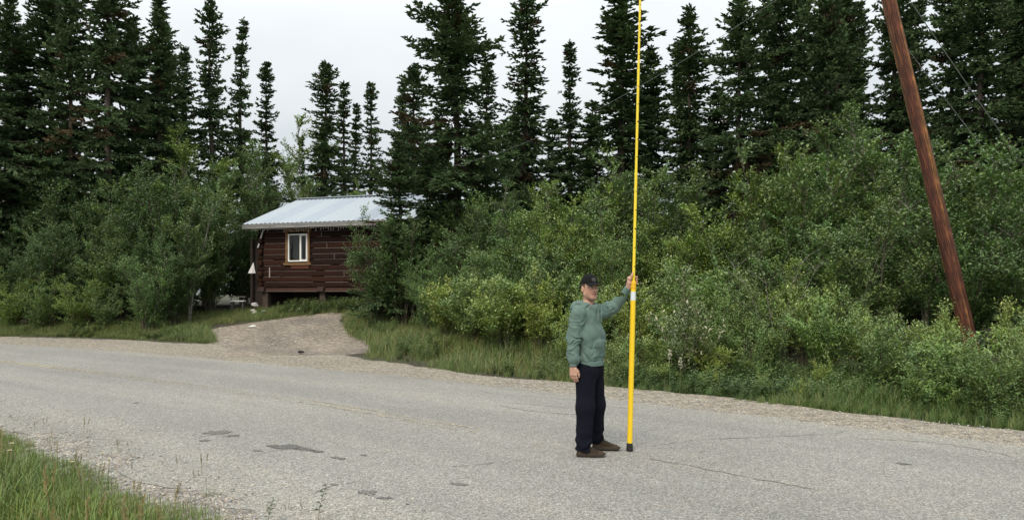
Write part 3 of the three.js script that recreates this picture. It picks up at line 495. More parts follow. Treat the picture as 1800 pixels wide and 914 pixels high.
// ---------------------------------------------------------------- log cabin
const box = (w, h, d, x, y, z, r = 0.012) => { const g = new RoundedBoxGeometry(w, h, d, 1, Math.min(r, w / 2.1, h / 2.1, d / 2.1)); g.translate(x, y, z); return g; };
const rod = (a, b, r0, r1 = r0, sides = 10) => { const g = new THREE.CylinderGeometry(r1, r0, a.distanceTo(b), sides, 1); g.applyQuaternion(new THREE.Quaternion().setFromUnitVectors(V(0, 1, 0), V().subVectors(b, a).normalize())); g.translate((a.x + b.x) / 2, (a.y + b.y) / 2, (a.z + b.z) / 2); return g; };
const woodTex = (seed) => texture(512, (x, y) => { const a = tnoise(x / 60, y / 3, 170, seed) - 0.5, b = tnoise(x / 14, y / 1.6, 320, seed + 1) - 0.5, c = tnoise(x / 30, y / 30, 17, seed + 2) - 0.5, k = 0.72 + 0.45 * a + 0.3 * b + 0.4 * c; return [k, k, k]; }, true, 1);
const grain = woodTex(70); grain.repeat.set(1, 1);
const logMats = [[0.062, 0.028, 0.019], [0.05, 0.024, 0.017], [0.078, 0.034, 0.021], [0.042, 0.021, 0.016]].map(([r, g, b]) => new THREE.MeshPhysicalMaterial({ color: C(r, g, b), roughness: 0.9, specularIntensity: 0.3, map: grain, bumpMap: grain, bumpScale: 0.01 }));
const CY = 1.0;
const cabin = thing('log_cabin', 'small dark red-brown log cabin with a pale metal roof at the top of the driveway', 'cabin', [-10.6, CY, -31.25], -0.31);
{
  const r = rng(81), L = 6.6, D = 7.1, y0 = 0.86, course = 0.2335, n = 11;
  const pale = plain(0.19, 0.155, 0.14, 0.95), darkWood = plain(0.055, 0.038, 0.03, 0.9, { map: grain }), rust = plain(0.1, 0.045, 0.03, 0.9, { map: grain }), pierWood = plain(0.12, 0.085, 0.065, 0.9, { map: grain });  // the last one is the piers' wood, an even mid-brown with grain
  const wall = part('front_wall', box(L - 0.3, 0.13, 0.2, L / 2, 0.79, -0.1, 0.01), rust, cabin);
  const joints = { 1: [4.35], 2: [3.95], 4: [5.6], 5: [3.5, 5.9], 7: [3.15], 8: [5.0], 9: [2.9] };
  for (let c = 0; c < n; c++) {
    const y = y0 + course * (c + 0.5), cuts = [-0.14 - 0.1 * (c % 2), ...(joints[c] ?? []), L + 0.14], spans = [];
    for (let k = 0; k + 1 < cuts.length; k++) spans.push([cuts[k], cuts[k + 1]]);
    const inWindow = y + course / 2 > 1.9 && y - course / 2 < 3.18;
    for (const [a, b] of spans) {
      const pieces = inWindow ? [[a, Math.min(b, 1.3)], [Math.max(a, 2.26), b]].filter(([p, q]) => q - p > 0.05) : [[a, b]];
      for (const [p, q] of pieces) { const g = new RoundedBoxGeometry(q - p - 0.008, course - 0.006, 0.21, 3, 0.062); g.translate((p + q) / 2, y, -0.1 + r.g() * 0.012); part('log', g, logMats[r.int(0, 3)], wall); }
    }
    if (c) for (const [p, q] of inWindow ? [[0.02, 1.18], [2.4, 6.5]] : [[0.02, 6.5]]) {      // weathered strips along the seams
      let x = p + r() * 0.2; while (x < q) { const e = Math.min(q, x + r.in(0.5, 2.6)); part('seam_strip', box(e - x, r.in(0.01, 0.018), 0.05, (x + e) / 2, y0 + course * c, -0.022 + r.in(0, 0.014), 0.006), pale, wall); x = e + r.in(0.02, 0.6); }
    }
    for (const j of joints[c] ?? []) part('seam_strip', box(0.02, course - 0.03, 0.05, j, y, -0.018, 0.006), pale, wall);
  }
  part('sill_edge', box(6.3, 0.03, 0.06, 3.2, 0.715, 0.02, 0.008), plain(0.22, 0.15, 0.11, 0.95, { map: grain }), wall);
  for (const x of [0.06, 2.92, 5.9]) part('beam_end', box(0.3, 0.2, 0.2, x, 0.8, 0.045, 0.02), plain(0.09, 0.05, 0.04, 0.95, { map: grain }), wall);
  for (const [nm, x, z, turn, len] of [['side_wall', 0, -D / 2, 0, D], ['side_wall', L, -D / 2, 0, D], ['back_wall', L / 2, -D, 1, L]]) {
    const w = part(nm, turn ? box(len, 0.14, 0.2, x, 0.79, z, 0.01) : box(0.2, 0.14, len - 0.3, x, 0.79, z, 0.01), rust, cabin);
    for (let c = 0; c < n; c++) { const g = turn ? new RoundedBoxGeometry(len, course - 0.006, 0.21, 2, 0.06) : new RoundedBoxGeometry(0.21, course - 0.006, len + 0.3 - 0.2 * (c % 2), 2, 0.06); g.translate(x, y0 + course * (c + 0.5), z); part('log', g, logMats[r.int(0, 3)], w); }
  }
  const tri = new THREE.Shape([new THREE.Vector2(-D - 0.05, 3.4), new THREE.Vector2(0.05, 3.4), new THREE.Vector2(-D / 2, 4.86)]);
  for (const x of [-0.06, L - 0.06]) { const g = new THREE.ExtrudeGeometry(tri, { depth: 0.12, bevelEnabled: false }); g.rotateY(-Math.PI / 2); g.translate(x + 0.12, 0, 0); part('gable', g, logMats[1], cabin); }
  // inner lining closes the room behind the window
  const lin = (w, h, d, x, y, z) => box(w, h, d, x, y, z, 0.002);
  part('room_lining', mergeGeometries([lin(1.2, 2.6, 0.03, 0.72, 2.1, -0.23), lin(4.2, 2.6, 0.03, 4.38, 2.1, -0.23), lin(1.0, 1.0, 0.03, 1.78, 1.34, -0.24), lin(1.0, 0.25, 0.03, 1.78, 3.3, -0.24), lin(L - 0.2, 0.06, D - 0.3, L / 2, 0.83, -D / 2), lin(L - 0.2, 0.05, D - 0.3, L / 2, 3.4, -D / 2), lin(0.03, 2.6, D - 0.3, 0.13, 2.1, -D / 2), lin(0.03, 2.6, D - 0.3, L - 0.13, 2.1, -D / 2), lin(L - 0.2, 2.6, 0.03, L / 2, 2.1, -D + 0.14)]), plain(0.05, 0.04, 0.03, 0.95), cabin);
  // roof: ribbed metal sheets on a deck
  const eaveY = 3.52, ridgeY = 5.02, run = 4.0, ang = Math.atan2(ridgeY - eaveY, run), slope = Math.hypot(run, ridgeY - eaveY), ca = Math.cos(ang), sa = Math.sin(ang);
  const deckBoards = (s) => { const g = new THREE.BoxGeometry(L + 1.1, 0.09, slope - 0.06); g.rotateX(s * ang); g.translate(L / 2, (eaveY + ridgeY) / 2 - 0.06, s > 0 ? 0.45 - run / 2 : 0.45 - run * 1.5); return g; };
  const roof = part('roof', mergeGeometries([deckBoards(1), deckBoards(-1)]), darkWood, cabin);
  const roofMats = [[0.36, 0.41, 0.46], [0.31, 0.36, 0.41], [0.4, 0.45, 0.49]].map(([a, b, c]) => plain(a, b, c, 0.5, { metalness: 0.35, side: THREE.DoubleSide }));
  const sheets = 9, sw = (L + 1.2) / sheets;
  for (const s of [1, -1]) for (let k = 0; k < sheets; k++) {
    const g = new Geo(), x0 = -0.6 + k * sw, lift = (k % 2) * 0.006, prof = []; for (let q = 0; q < 4; q++) { const b = (q / 4) * sw; prof.push([b, 0], [b + 0.05, 0.028], [b + 0.09, 0.028], [b + 0.14, 0]); } prof.push([sw + 0.02, 0]);
    prof.forEach(([x, h], i) => {
      for (const u of [0, 1]) { const along = u * (slope + 0.03) - 0.05, up = h + lift + 0.012; g.v(x0 + x, eaveY + along * sa + up * ca, s > 0 ? 0.45 - along * ca + up * sa : 0.45 - 2 * run + along * ca - up * sa); }
      if (i) g.quad(2 * i - 2, 2 * i, 2 * i + 1, 2 * i - 1);
    });
    const geo = g.build(); geo.deleteAttribute('color'); part('roof_sheet', geo, Object.assign(roofMats[r.int(0, 2)], { flatShading: true }), roof);
  }
  part('ridge_cap', box(L + 1.2, 0.03, 0.3, L / 2, ridgeY + 0.055, 0.45 - run, 0.012), roofMats[0], roof);
  part('fascia', box(L + 1.2, 0.15, 0.03, L / 2, eaveY - 0.075, 0.49, 0.006), plain(0.34, 0.34, 0.33, 0.9, { map: grain }), roof);
  part('drip_edge', box(L + 1.2, 0.035, 0.02, L / 2, eaveY - 0.17, 0.5, 0.004), plain(0.56, 0.55, 0.52, 0.9, { map: grain }), roof);
  for (const x of [-0.585, L + 0.585]) { const g = new THREE.BoxGeometry(0.03, 0.16, slope); g.rotateX(ang); g.translate(x, (eaveY + ridgeY) / 2 - 0.09, 0.45 - run / 2); part('rake_board', g, plain(0.34, 0.34, 0.33, 0.9, { map: grain }), roof); }
  // window
  const white = plain(0.8, 0.8, 0.77, 0.5), amber = plain(0.3, 0.165, 0.06, 0.8, { map: grain }), cx = 1.78, wy = 2.53;
  const win = part('window', mergeGeometries([box(0.05, 1.16, 0.1, cx - 0.455, wy, -0.03), box(0.05, 1.16, 0.1, cx + 0.455, wy, -0.03), box(0.86, 0.05, 0.1, cx, wy + 0.555, -0.03), box(0.86, 0.055, 0.1, cx, wy - 0.553, -0.03), box(0.075, 1.05, 0.085, cx + 0.12, wy, -0.03)]), white, cabin);
  part('sash', mergeGeometries([box(0.035, 1.05, 0.05, cx + 0.41, wy, 0.0), box(0.24, 0.035, 0.05, cx + 0.275, wy + 0.51, 0.0), box(0.24, 0.035, 0.05, cx + 0.275, wy - 0.51, 0.0)]), white, win);
  const glass = new THREE.MeshPhysicalMaterial({ color: 0xffffff, roughness: 0.03, transmission: 1, thickness: 0, ior: 1.42 });
  part('pane', new THREE.PlaneGeometry(0.52, 1.06).translate(cx - 0.175, wy, -0.05), glass, win); part('pane', new THREE.PlaneGeometry(0.25, 1.0).translate(cx + 0.275, wy, -0.03), glass, win);
  for (const [w, h, x, y] of [[0.1, 1.3, cx - 0.53, wy + 0.02], [0.1, 1.3, cx + 0.53, wy + 0.02], [1.3, 0.11, cx, wy + 0.725], [1.34, 0.1, cx - 0.02, wy - 0.68]]) part('trim', box(w, h, 0.05, x, y, 0.028 + (w > 1 ? 0.004 : 0), 0.008), amber, win);
  part('scraped_board', box(0.85, 0.12, 0.02, cx + 0.1, 1.72, 0.012, 0.005), plain(0.16, 0.05, 0.025, 0.95, { map: grain }), wall);
  { const g = new Geo(); for (let k = 0; k <= 40; k++) { const x = cx - 0.42 + 0.45 * (k / 40), z = -0.3 + 0.03 * Math.sin(k * 1.15) + 0.01 * Math.sin(k * 0.4); g.v(x, 1.95, z); g.v(x, 3.12, z); if (k) g.quad(2 * k - 2, 2 * k, 2 * k + 1, 2 * k - 1); } const q = g.build(true); q.deleteAttribute('color'); part('curtain', q, plain(0.03, 0.04, 0.028, 0.95, { side: THREE.DoubleSide }), win); }
  // piers in the open space under the floor
  for (const [x, z] of [[0.15, -0.15], [2.92, -0.15], [5.9, -0.15], [0.15, -3.5], [2.92, -3.5], [5.9, -3.5], [0.15, -6.9], [2.92, -6.9], [5.9, -6.9]]) part('pier', box(0.26, 0.9, 0.26, x, 0.27, z, 0.02), pierWood, cabin);
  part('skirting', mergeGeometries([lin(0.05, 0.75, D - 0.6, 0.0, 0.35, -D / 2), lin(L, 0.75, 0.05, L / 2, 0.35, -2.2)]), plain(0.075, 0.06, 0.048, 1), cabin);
  // service mast through the eave, downspout, boarded porch corner
  part('service_mast', mergeGeometries([rod(V(6.12, 1.0, 0.12), V(6.15, 5.36, 0.16), 0.035), rod(V(6.15, 5.34, 0.16), V(6.22, 5.46, 0.2), 0.05, 0.03), rod(V(6.12, 1.0, 0.12), V(6.12, 0.9, 0.02), 0.035)]), plain(0.42, 0.43, 0.42, 0.5, { metalness: 0.4 }), cabin);
  part('meter_box', box(0.26, 0.36, 0.14, 6.12, 1.75, 0.08, 0.02), plain(0.3, 0.31, 0.31, 0.6), cabin);
  part('downspout', mergeGeometries([rod(V(0.16, 3.28, 0.12), V(-0.12, 2.56, 0.08), 0.03), rod(V(0.16, 3.28, 0.12), V(0.34, 3.26, 0.3), 0.028)]), plain(0.62, 0.62, 0.6, 0.6), cabin);
  part('wall_pipe', rod(V(0.42, 1.3, 0.03), V(0.42, 1.72, 0.03), 0.024), plain(0.42, 0.36, 0.32, 0.8), cabin);
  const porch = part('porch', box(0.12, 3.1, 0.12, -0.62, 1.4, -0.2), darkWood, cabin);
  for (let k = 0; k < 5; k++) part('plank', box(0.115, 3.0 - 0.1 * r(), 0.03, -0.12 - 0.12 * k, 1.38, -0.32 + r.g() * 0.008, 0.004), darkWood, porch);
}
// wires and small things about the cabin
const toWorld = (o, x, y, z) => { o.updateMatrixWorld(true); return o.localToWorld(V(x, y, z)); };
{
  const r = rng(83), t = thing('icicle_light_string', 'string of small white icicle lights sagging under the cabin eave', 'lights', [-10.6, CY, -31.25], -0.31), g = new Geo(), pts = [];
  for (let k = 0; k <= 60; k++) pts.push(V(-0.4 + 0.115 * k, 3.32 - 0.02 * Math.abs(Math.sin(k * 0.52)), 0.47));
  const c = new Geo(); c.tube(pts, pts.map(() => 0.006), 4, [0.5, 0.5, 0.48]); part('cable', c.build(true), tinted(0.7), t);
  for (let k = 2; k < 60; k++) { const p = pts[k], h = r() < 0.3 ? 0.01 : r.in(0.01, 0.11) * (k > 14 && k < 40 ? 1.1 : 0.6); g.tube([p, V(p.x + r.g() * 0.02, p.y - h, p.z + r.g() * 0.01)], [0.006, 0.004], 4, [0.3, 0.3, 0.28]); g.tube([V(p.x, p.y - h, p.z), V(p.x + 0.004, p.y - h - 0.035, p.z)], [0.01, 0.005], 5, [0.42, 0.42, 0.4]); }
  part('bulbs', g.build(true), tinted(0.5), t).userData.kind = 'stuff';
  // bench, hanging cloth
  const b = thing('white_bench', 'low white plank bench beside the dark porch corner of the cabin', 'bench', [-11.5, land(-11.5, -31) + 0.0, -31], -0.2);
  part('seat', box(0.62, 0.05, 0.2, 0, 0.52, 0), plain(0.7, 0.7, 0.69, 0.7), b); part('back_board', box(0.8, 0.03, 0.04, -0.15, 0.7, -0.16), plain(0.2, 0.2, 0.19, 0.7), b);
  for (const x of [-0.24, 0.24]) part('leg', box(0.06, 0.52, 0.16, x, 0.25, 0), plain(0.09, 0.08, 0.07, 0.9), b);
  for (const x of [-0.45, 0.15]) part('back_post', box(0.04, 0.74, 0.04, x, 0.35, -0.19), plain(0.09, 0.08, 0.07, 0.9), b);
  const q = new Geo(), m = 18; for (let j = 0; j <= 6; j++) for (let k = 0; k <= m; k++) { const a = (k / m) * Math.PI * 2, u = j / 6, w = mix(0.015, 0.13, u) * (1 + 0.25 * Math.sin(a * 4 + u * 2)); q.v(Math.cos(a) * w - 0.07 * u, -0.44 * u, Math.sin(a) * w * 0.6); if (j && k) { const i = j * (m + 1) + k; q.quad(i - m - 2, i - 1, i, i - m - 1); } }
  const geo = q.build(true); geo.deleteAttribute('color'); const p = toWorld(cabin, -0.34, 1.92, 0.1);
  const cl = thing('hanging_cloth', 'white cloth hanging in a wedge at the dark cabin corner', 'cloth', p.toArray()); part('cloth', geo, plain(0.7, 0.68, 0.68, 0.9, { side: THREE.DoubleSide }), cl); part('hook', rod(V(0, 0, 0), V(0.02, 0.1, -0.16), 0.006), plain(0.1, 0.1, 0.1), cl);
  const bits = [[0.05, 0.5, 0.13, [0.5, 0.48, 0.47], 'crumpled pale wrapper caught on the pier under the cabin corner', 0.3], [0.02, 0.55, 0.1, [0.68, 0.68, 0.67], 'scrap of white paper in the grass below the cabin corner', 0.05], [0.42, 1.0, 0.13, [0.55, 0.53, 0.42], 'cream paper scrap at the top edge of the driveway', 0.04], [0.6, 0.7, 0.09, [0.6, 0.6, 0.57], 'white paper scrap in the grass under the cabin window', 0.05], [2.0, 0.75, 0.12, [0.62, 0.62, 0.6], 'white scrap beside the driveway top below the cabin', 0.05], [2.35, 0.6, 0.1, [0.66, 0.66, 0.64], 'white cup-sized scrap beside the pier under the cabin', 0.08], [1.75, 0.4, 0.16, [0.3, 0.12, 0.1], 'reddish crumpled rag under the cabin sill', 0.06]];
  for (const [x, z, s, col, label, up] of bits) {
    const w = toWorld(cabin, x, 0, z), ic = new THREE.IcosahedronGeometry(s, 2), a = ic.attributes.position; for (let k = 0; k < a.count; k++) { const n = 0.45 + 0.9 * noise3(a.getX(k) * 14 + x * 9, a.getY(k) * 14, a.getZ(k) * 14); a.setXYZ(k, a.getX(k) * n * 1.3, a.getY(k) * n * 0.7, a.getZ(k) * n); } ic.computeVertexNormals();
    const o = new THREE.Mesh(ic, plain(...col, 0.9, { flatShading: true })); o.name = numbered(s > 0.14 ? 'crumpled_rag' : 'paper_scrap'); o.position.set(w.x, land(w.x, w.z) + up + 0.05, w.z); scene.add(o); tag(o, label, s > 0.14 ? 'rag' : 'litter');
  }
  for (const [x, d, s, col, name, label] of [[-9.55, 27.2, 0.11, [0.7, 0.69, 0.66], 'paper_scrap', 'white paper scrap lying alone on the driveway dirt'], [-5.75, 20.1, 0.07, [0.012, 0.012, 0.012], 'rubber_scrap', 'small black scrap lying at the mouth of the driveway']]) {
    const ic = new THREE.IcosahedronGeometry(s, 2), a = ic.attributes.position; for (let k = 0; k < a.count; k++) { const n = 0.5 + 0.8 * noise3(a.getX(k) * 14 + x, a.getY(k) * 14, a.getZ(k) * 14); a.setXYZ(k, a.getX(k) * n * 1.4, a.getY(k) * n * 0.5, a.getZ(k) * n); }
    const o = new THREE.Mesh(ic, plain(...col, 0.9, { flatShading: true })); o.name = numbered(name); o.position.set(x, Math.max(land(x, -d), -0.03) + 0.07, -d); scene.add(o); tag(o, label, 'litter');
  }
  const stake = thing('wooden_stake', 'short pale wooden stake standing under the cabin beside the middle pier', 'stake', toWorld(cabin, 2.2, 0, 0.25).setY(land(-8.4, -30.3)).toArray()); part('post', rod(V(0, -0.05, 0), V(0.03, 0.42, 0), 0.045, 0.04), plain(0.3, 0.32, 0.2, 0.9), stake); part('tip', rod(V(0.03, 0.42, 0), V(0.034, 0.47, 0), 0.04, 0.012), plain(0.34, 0.36, 0.24, 0.9), stake);
}

// ---------------------------------------------------------------- leaning utility pole, service drop and guy wires
const poleFoot = V(8.82, land(8.82, -14) - 0.3, -14), poleUp = V(-0.2365, 1, 0).normalize();
{
  const t = thing('utility_pole', 'thick red-brown wooden utility pole leaning out of the thicket', 'utility pole', poleFoot.toArray()); t.quaternion.setFromUnitVectors(V(0, 1, 0), poleUp);
  const g = new Geo(true), rows = 90, m = 36, H = 10.4;
  for (let j = 0; j <= rows; j++) for (let k = 0; k <= m; k++) {
    const y = (j / rows) * H, a = (k / m) * Math.PI * 2, ca = Math.cos(a), sa = Math.sin(a), check = fbm3(ca * 3.2, y * 0.25, sa * 3.2, 4), rad = mix(0.141, 0.118, j / rows) * (1 - 0.05 * smooth(0.55, 0.62, check)) + 0.004 * (fbm3(ca * 2, y * 0.7, sa * 2, 2) - 0.5);
    const ochre = smooth(0.5, 0.72, fbm3(ca * 2.2 + 5, y * 0.45, sa * 2.2, 4)), dk = 0.7 + 0.6 * fbm3(ca * 9, y * 0.8, sa * 9, 3), grey = 0.25 * smooth(0.6, 0.8, fbm3(ca * 4, y * 0.3 + 9, sa * 4, 3));
    g.v(ca * rad, y, sa * rad, mix(mix(0.18, 0.42, ochre), 0.4, grey) * dk, mix(mix(0.058, 0.19, ochre), 0.3, grey) * dk, mix(mix(0.03, 0.055, ochre), 0.22, grey) * dk, (k / m) * 0.95, y);
    if (j && k) { const i = j * (m + 1) + k; g.quad(i - m - 2, i - 1, i, i - m - 1); }
  }
  const streak = texture(512, (x, y) => { const a = tnoise(x / 5, y / 90, 102, 91) - 0.5, b = tnoise(x / 2, y / 30, 256, 92) - 0.5, c = tnoise(x / 22, y / 60, 23, 93) - 0.5, k = 0.72 + 0.5 * a + 0.35 * b + 0.3 * c; return [k, k, k]; }, true, 1);
  part('shaft', g.build(true), tinted(0.85, { map: streak, bumpMap: streak, bumpScale: 0.012 }), t);
  part('top_cap', new THREE.ConeGeometry(0.125, 0.05, 24).translate(0, 10.42, 0), plain(0.16, 0.12, 0.09, 0.9), t);
  part('wire_bracket', mergeGeometries([box(0.5, 0.05, 0.05, 0, 8.35, 0.14), rod(V(-0.2, 8.35, 0.14), V(-0.2, 8.5, 0.14), 0.03, 0.02), rod(V(0.2, 8.35, 0.14), V(0.2, 8.5, 0.14), 0.03, 0.02)]), plain(0.2, 0.2, 0.19, 0.6), t);
  const at = (h) => V().copy(poleFoot).addScaledVector(poleUp, h), wire = (name, a, b, sag, rad, label) => {
    const pts = []; for (let k = 0; k <= 40; k++) { const u = k / 40, p = V().lerpVectors(a, b, u); p.y -= sag * 4 * u * (1 - u); pts.push(p); }
    const w = new Geo(); w.tube(pts, pts.map(() => rad), 6, [1, 1, 1]); const geo = w.build(true); geo.deleteAttribute('color');
    const o = new THREE.Mesh(geo, plain(0.16, 0.165, 0.16, 0.6)); o.name = numbered(name); scene.add(o); return tag(o, label, 'wire');
  };
  wire('service_wire', at(8.5).add(V(-0.15, 0, 0.14)), toWorld(cabin, 6.2, 5.36, 0.18), 1.1, 0.005, 'thin service wire running from the leaning pole to the cabin mast');
  wire('guy_wire', at(8.2), V(18, 0.5, -21), 0.12, 0.009, 'thin guy wire slanting from high on the leaning pole into the trees');
  wire('guy_wire', at(6.6), V(15.2, 0.5, -18), 0.08, 0.007, 'thin lower guy wire slanting from the middle of the leaning pole into the thicket');
}

// ---------------------------------------------------------------- telescoping yellow measuring pole
const stickFoot = V(1.21, 0, -7.6); stickFoot.y = roadTop(1.21, -7.6) + 0.004;
const stickUp = V(0.031, 1, -0.045).normalize();
{
  const t = thing('measuring_pole', 'tall yellow telescoping measuring pole standing upright on the road', 'measuring pole', stickFoot.toArray()); t.quaternion.setFromUnitVectors(V(0, 1, 0), stickUp);
  const yellow = plain(0.80, 0.545, 0.012, 0.42), lemon = plain(0.80, 0.61, 0.025, 0.42), dark = plain(0.03, 0.03, 0.028, 0.7), lathe = (pts, n = 28) => new THREE.LatheGeometry(pts.map(([x, y]) => new THREE.Vector2(x, y)), n);
  part('rubber_foot', lathe([[0.001, 0], [0.034, 0], [0.0345, 0.012], [0.0315, 0.07], [0.030, 0.078], [0.02, 0.08]]), plain(0.014, 0.014, 0.014, 0.85), t);
  part('base_section', lathe([[0.0272, 0.075], [0.0272, 0.9], [0.0262, 1.735], [0.023, 1.74]]), yellow, t);
  part('sticker', lathe([[0.0266, 1.545], [0.0272, 1.546], [0.0272, 1.634], [0.0266, 1.635]]), plain(0.62, 0.66, 0.68, 0.5), t);
  part('clamp_collar', lathe([[0.022, 1.665], [0.0285, 1.668], [0.0285, 1.69], [0.0268, 1.694], [0.0268, 1.704], [0.0285, 1.708], [0.0285, 1.735], [0.024, 1.742], [0.0165, 1.747]]), plain(0.74, 0.43, 0.01, 0.45), t);
  let y = 1.70, rad = 0.0148;
  for (const len of [1.18, 1.12, 1.06, 1.0, 0.95]) {
    part('section', lathe([[rad, y], [rad, y + len - 0.03], [rad * 1.1, y + len - 0.028], [rad * 1.1, y + len], [rad * 0.8, y + len + 0.003]], 20), lemon, t);
    for (let k = 1; k < 6; k++) part('mark', new THREE.CylinderGeometry(rad + 0.0006, rad + 0.0006, k === 3 ? 0.016 : 0.008, 16, 1, true, -0.2, k === 3 ? 2.2 : 1.2).translate(0, y + (len * k) / 6, 0), dark, t);
    y += len - 0.02; rad *= 0.9;
  }
  part('tip', new THREE.SphereGeometry(rad * 1.05, 12, 8).translate(0, y + 0.02, 0), dark, t);
}

// ---------------------------------------------------------------- the man holding it: distance fields meshed into skin and clothes
function isoMesh(f, lo, hi, h, colour) {
  const n = [0, 1, 2].map((k) => Math.ceil((hi[k] - lo[k]) / h) + 1), [nx, ny, nz] = n, val = new Float32Array(nx * ny * nz), id = (i, j, k) => (k * ny + j) * nx + i, at = new Int32Array(nx * ny * nz).fill(-1), pos = [], idx = [];
  for (let K = 0; K < nz; K += 4) for (let J = 0; J < ny; J += 4) for (let I = 0; I < nx; I += 4) {      // whole blocks far from the surface are filled at once
    const c = f(lo[0] + (I + 1.5) * h, lo[1] + (J + 1.5) * h, lo[2] + (K + 1.5) * h), far = Math.abs(c) > h * 4.2 + 0.012;
    for (let k = K; k < Math.min(nz, K + 4); k++) for (let j = J; j < Math.min(ny, J + 4); j++) for (let i = I; i < Math.min(nx, I + 4); i++) val[id(i, j, k)] = far ? c : f(lo[0] + i * h, lo[1] + j * h, lo[2] + k * h);
  }
  for (let k = 0; k < nz - 1; k++) for (let j = 0; j < ny - 1; j++) for (let i = 0; i < nx - 1; i++) {
    let sx = 0, sy = 0, sz = 0, c = 0;
    for (let e = 0; e < 12; e++) {
      const ax = e >> 2, b = e & 1, d = (e >> 1) & 1, p = [0, 0, 0]; p[(ax + 1) % 3] = b; p[(ax + 2) % 3] = d; const q = p.slice(); q[ax] = 1;
      const v0 = val[id(i + p[0], j + p[1], k + p[2])], v1 = val[id(i + q[0], j + q[1], k + q[2])];
      if (v0 < 0 !== v1 < 0) { const t = v0 / (v0 - v1); sx += p[0] + (q[0] - p[0]) * t; sy += p[1] + (q[1] - p[1]) * t; sz += p[2] + (q[2] - p[2]) * t; c++; }
    }
    if (c) { at[id(i, j, k)] = pos.length / 3; pos.push(lo[0] + (i + sx / c) * h, lo[1] + (j + sy / c) * h, lo[2] + (k + sz / c) * h); }
  }
  for (let k = 1; k < nz - 1; k++) for (let j = 1; j < ny - 1; j++) for (let i = 1; i < nx - 1; i++) {
    const v = val[id(i, j, k)] < 0, add = (w, a, b, c, d) => { if (a < 0 || b < 0 || c < 0 || d < 0) return; if (w) idx.push(a, b, c, a, c, d); else idx.push(a, c, b, a, d, c); };
    if (v !== val[id(i + 1, j, k)] < 0) add(v, at[id(i, j - 1, k - 1)], at[id(i, j, k - 1)], at[id(i, j, k)], at[id(i, j - 1, k)]);
    if (v !== val[id(i, j + 1, k)] < 0) add(v, at[id(i - 1, j, k - 1)], at[id(i - 1, j, k)], at[id(i, j, k)], at[id(i, j, k - 1)]);
    if (v !== val[id(i, j, k + 1)] < 0) add(v, at[id(i - 1, j - 1, k)], at[id(i, j - 1, k)], at[id(i, j, k)], at[id(i - 1, j, k)]);
  }
  const nor = new Float32Array(pos.length), col = new Float32Array(pos.length), e = h * 0.6;
  for (let q = 0; q < pos.length; q += 3) {
    const [x, y, z] = [pos[q], pos[q + 1], pos[q + 2]], gx = f(x + e, y, z) - f(x - e, y, z), gy = f(x, y + e, z) - f(x, y - e, z), gz = f(x, y, z + e) - f(x, y, z - e), l = Math.hypot(gx, gy, gz) || 1;
    nor[q] = gx / l; nor[q + 1] = gy / l; nor[q + 2] = gz / l; const c = colour ? colour(x, y, z) : [1, 1, 1]; col[q] = c[0]; col[q + 1] = c[1]; col[q + 2] = c[2];
  }
  const g = new THREE.BufferGeometry(); g.setAttribute('position', new THREE.Float32BufferAttribute(pos, 3)); g.setAttribute('normal', new THREE.BufferAttribute(nor, 3)); g.setAttribute('color', new THREE.BufferAttribute(col, 3)); g.setIndex(idx);
  return g;
}
const smin = (a, b, k) => { const h = Math.max(k - Math.abs(a - b), 0) / k; return Math.min(a, b) - h * h * k * 0.25; };
const smax = (a, b, k) => -smin(-a, -b, k);
function limb(x, y, z, a, b, ra, rb) { const dx = b[0] - a[0], dy = b[1] - a[1], dz = b[2] - a[2], t = clamp(((x - a[0]) * dx + (y - a[1]) * dy + (z - a[2]) * dz) / (dx * dx + dy * dy + dz * dz)); return Math.hypot(x - a[0] - dx * t, y - a[1] - dy * t, z - a[2] - dz * t) - mix(ra, rb, t); }
const ball = (x, y, z, c, r) => { const k = Math.hypot((x - c[0]) / r[0], (y - c[1]) / r[1], (z - c[2]) / r[2]); return (k - 1) * Math.min(r[0], r[1], r[2]); };
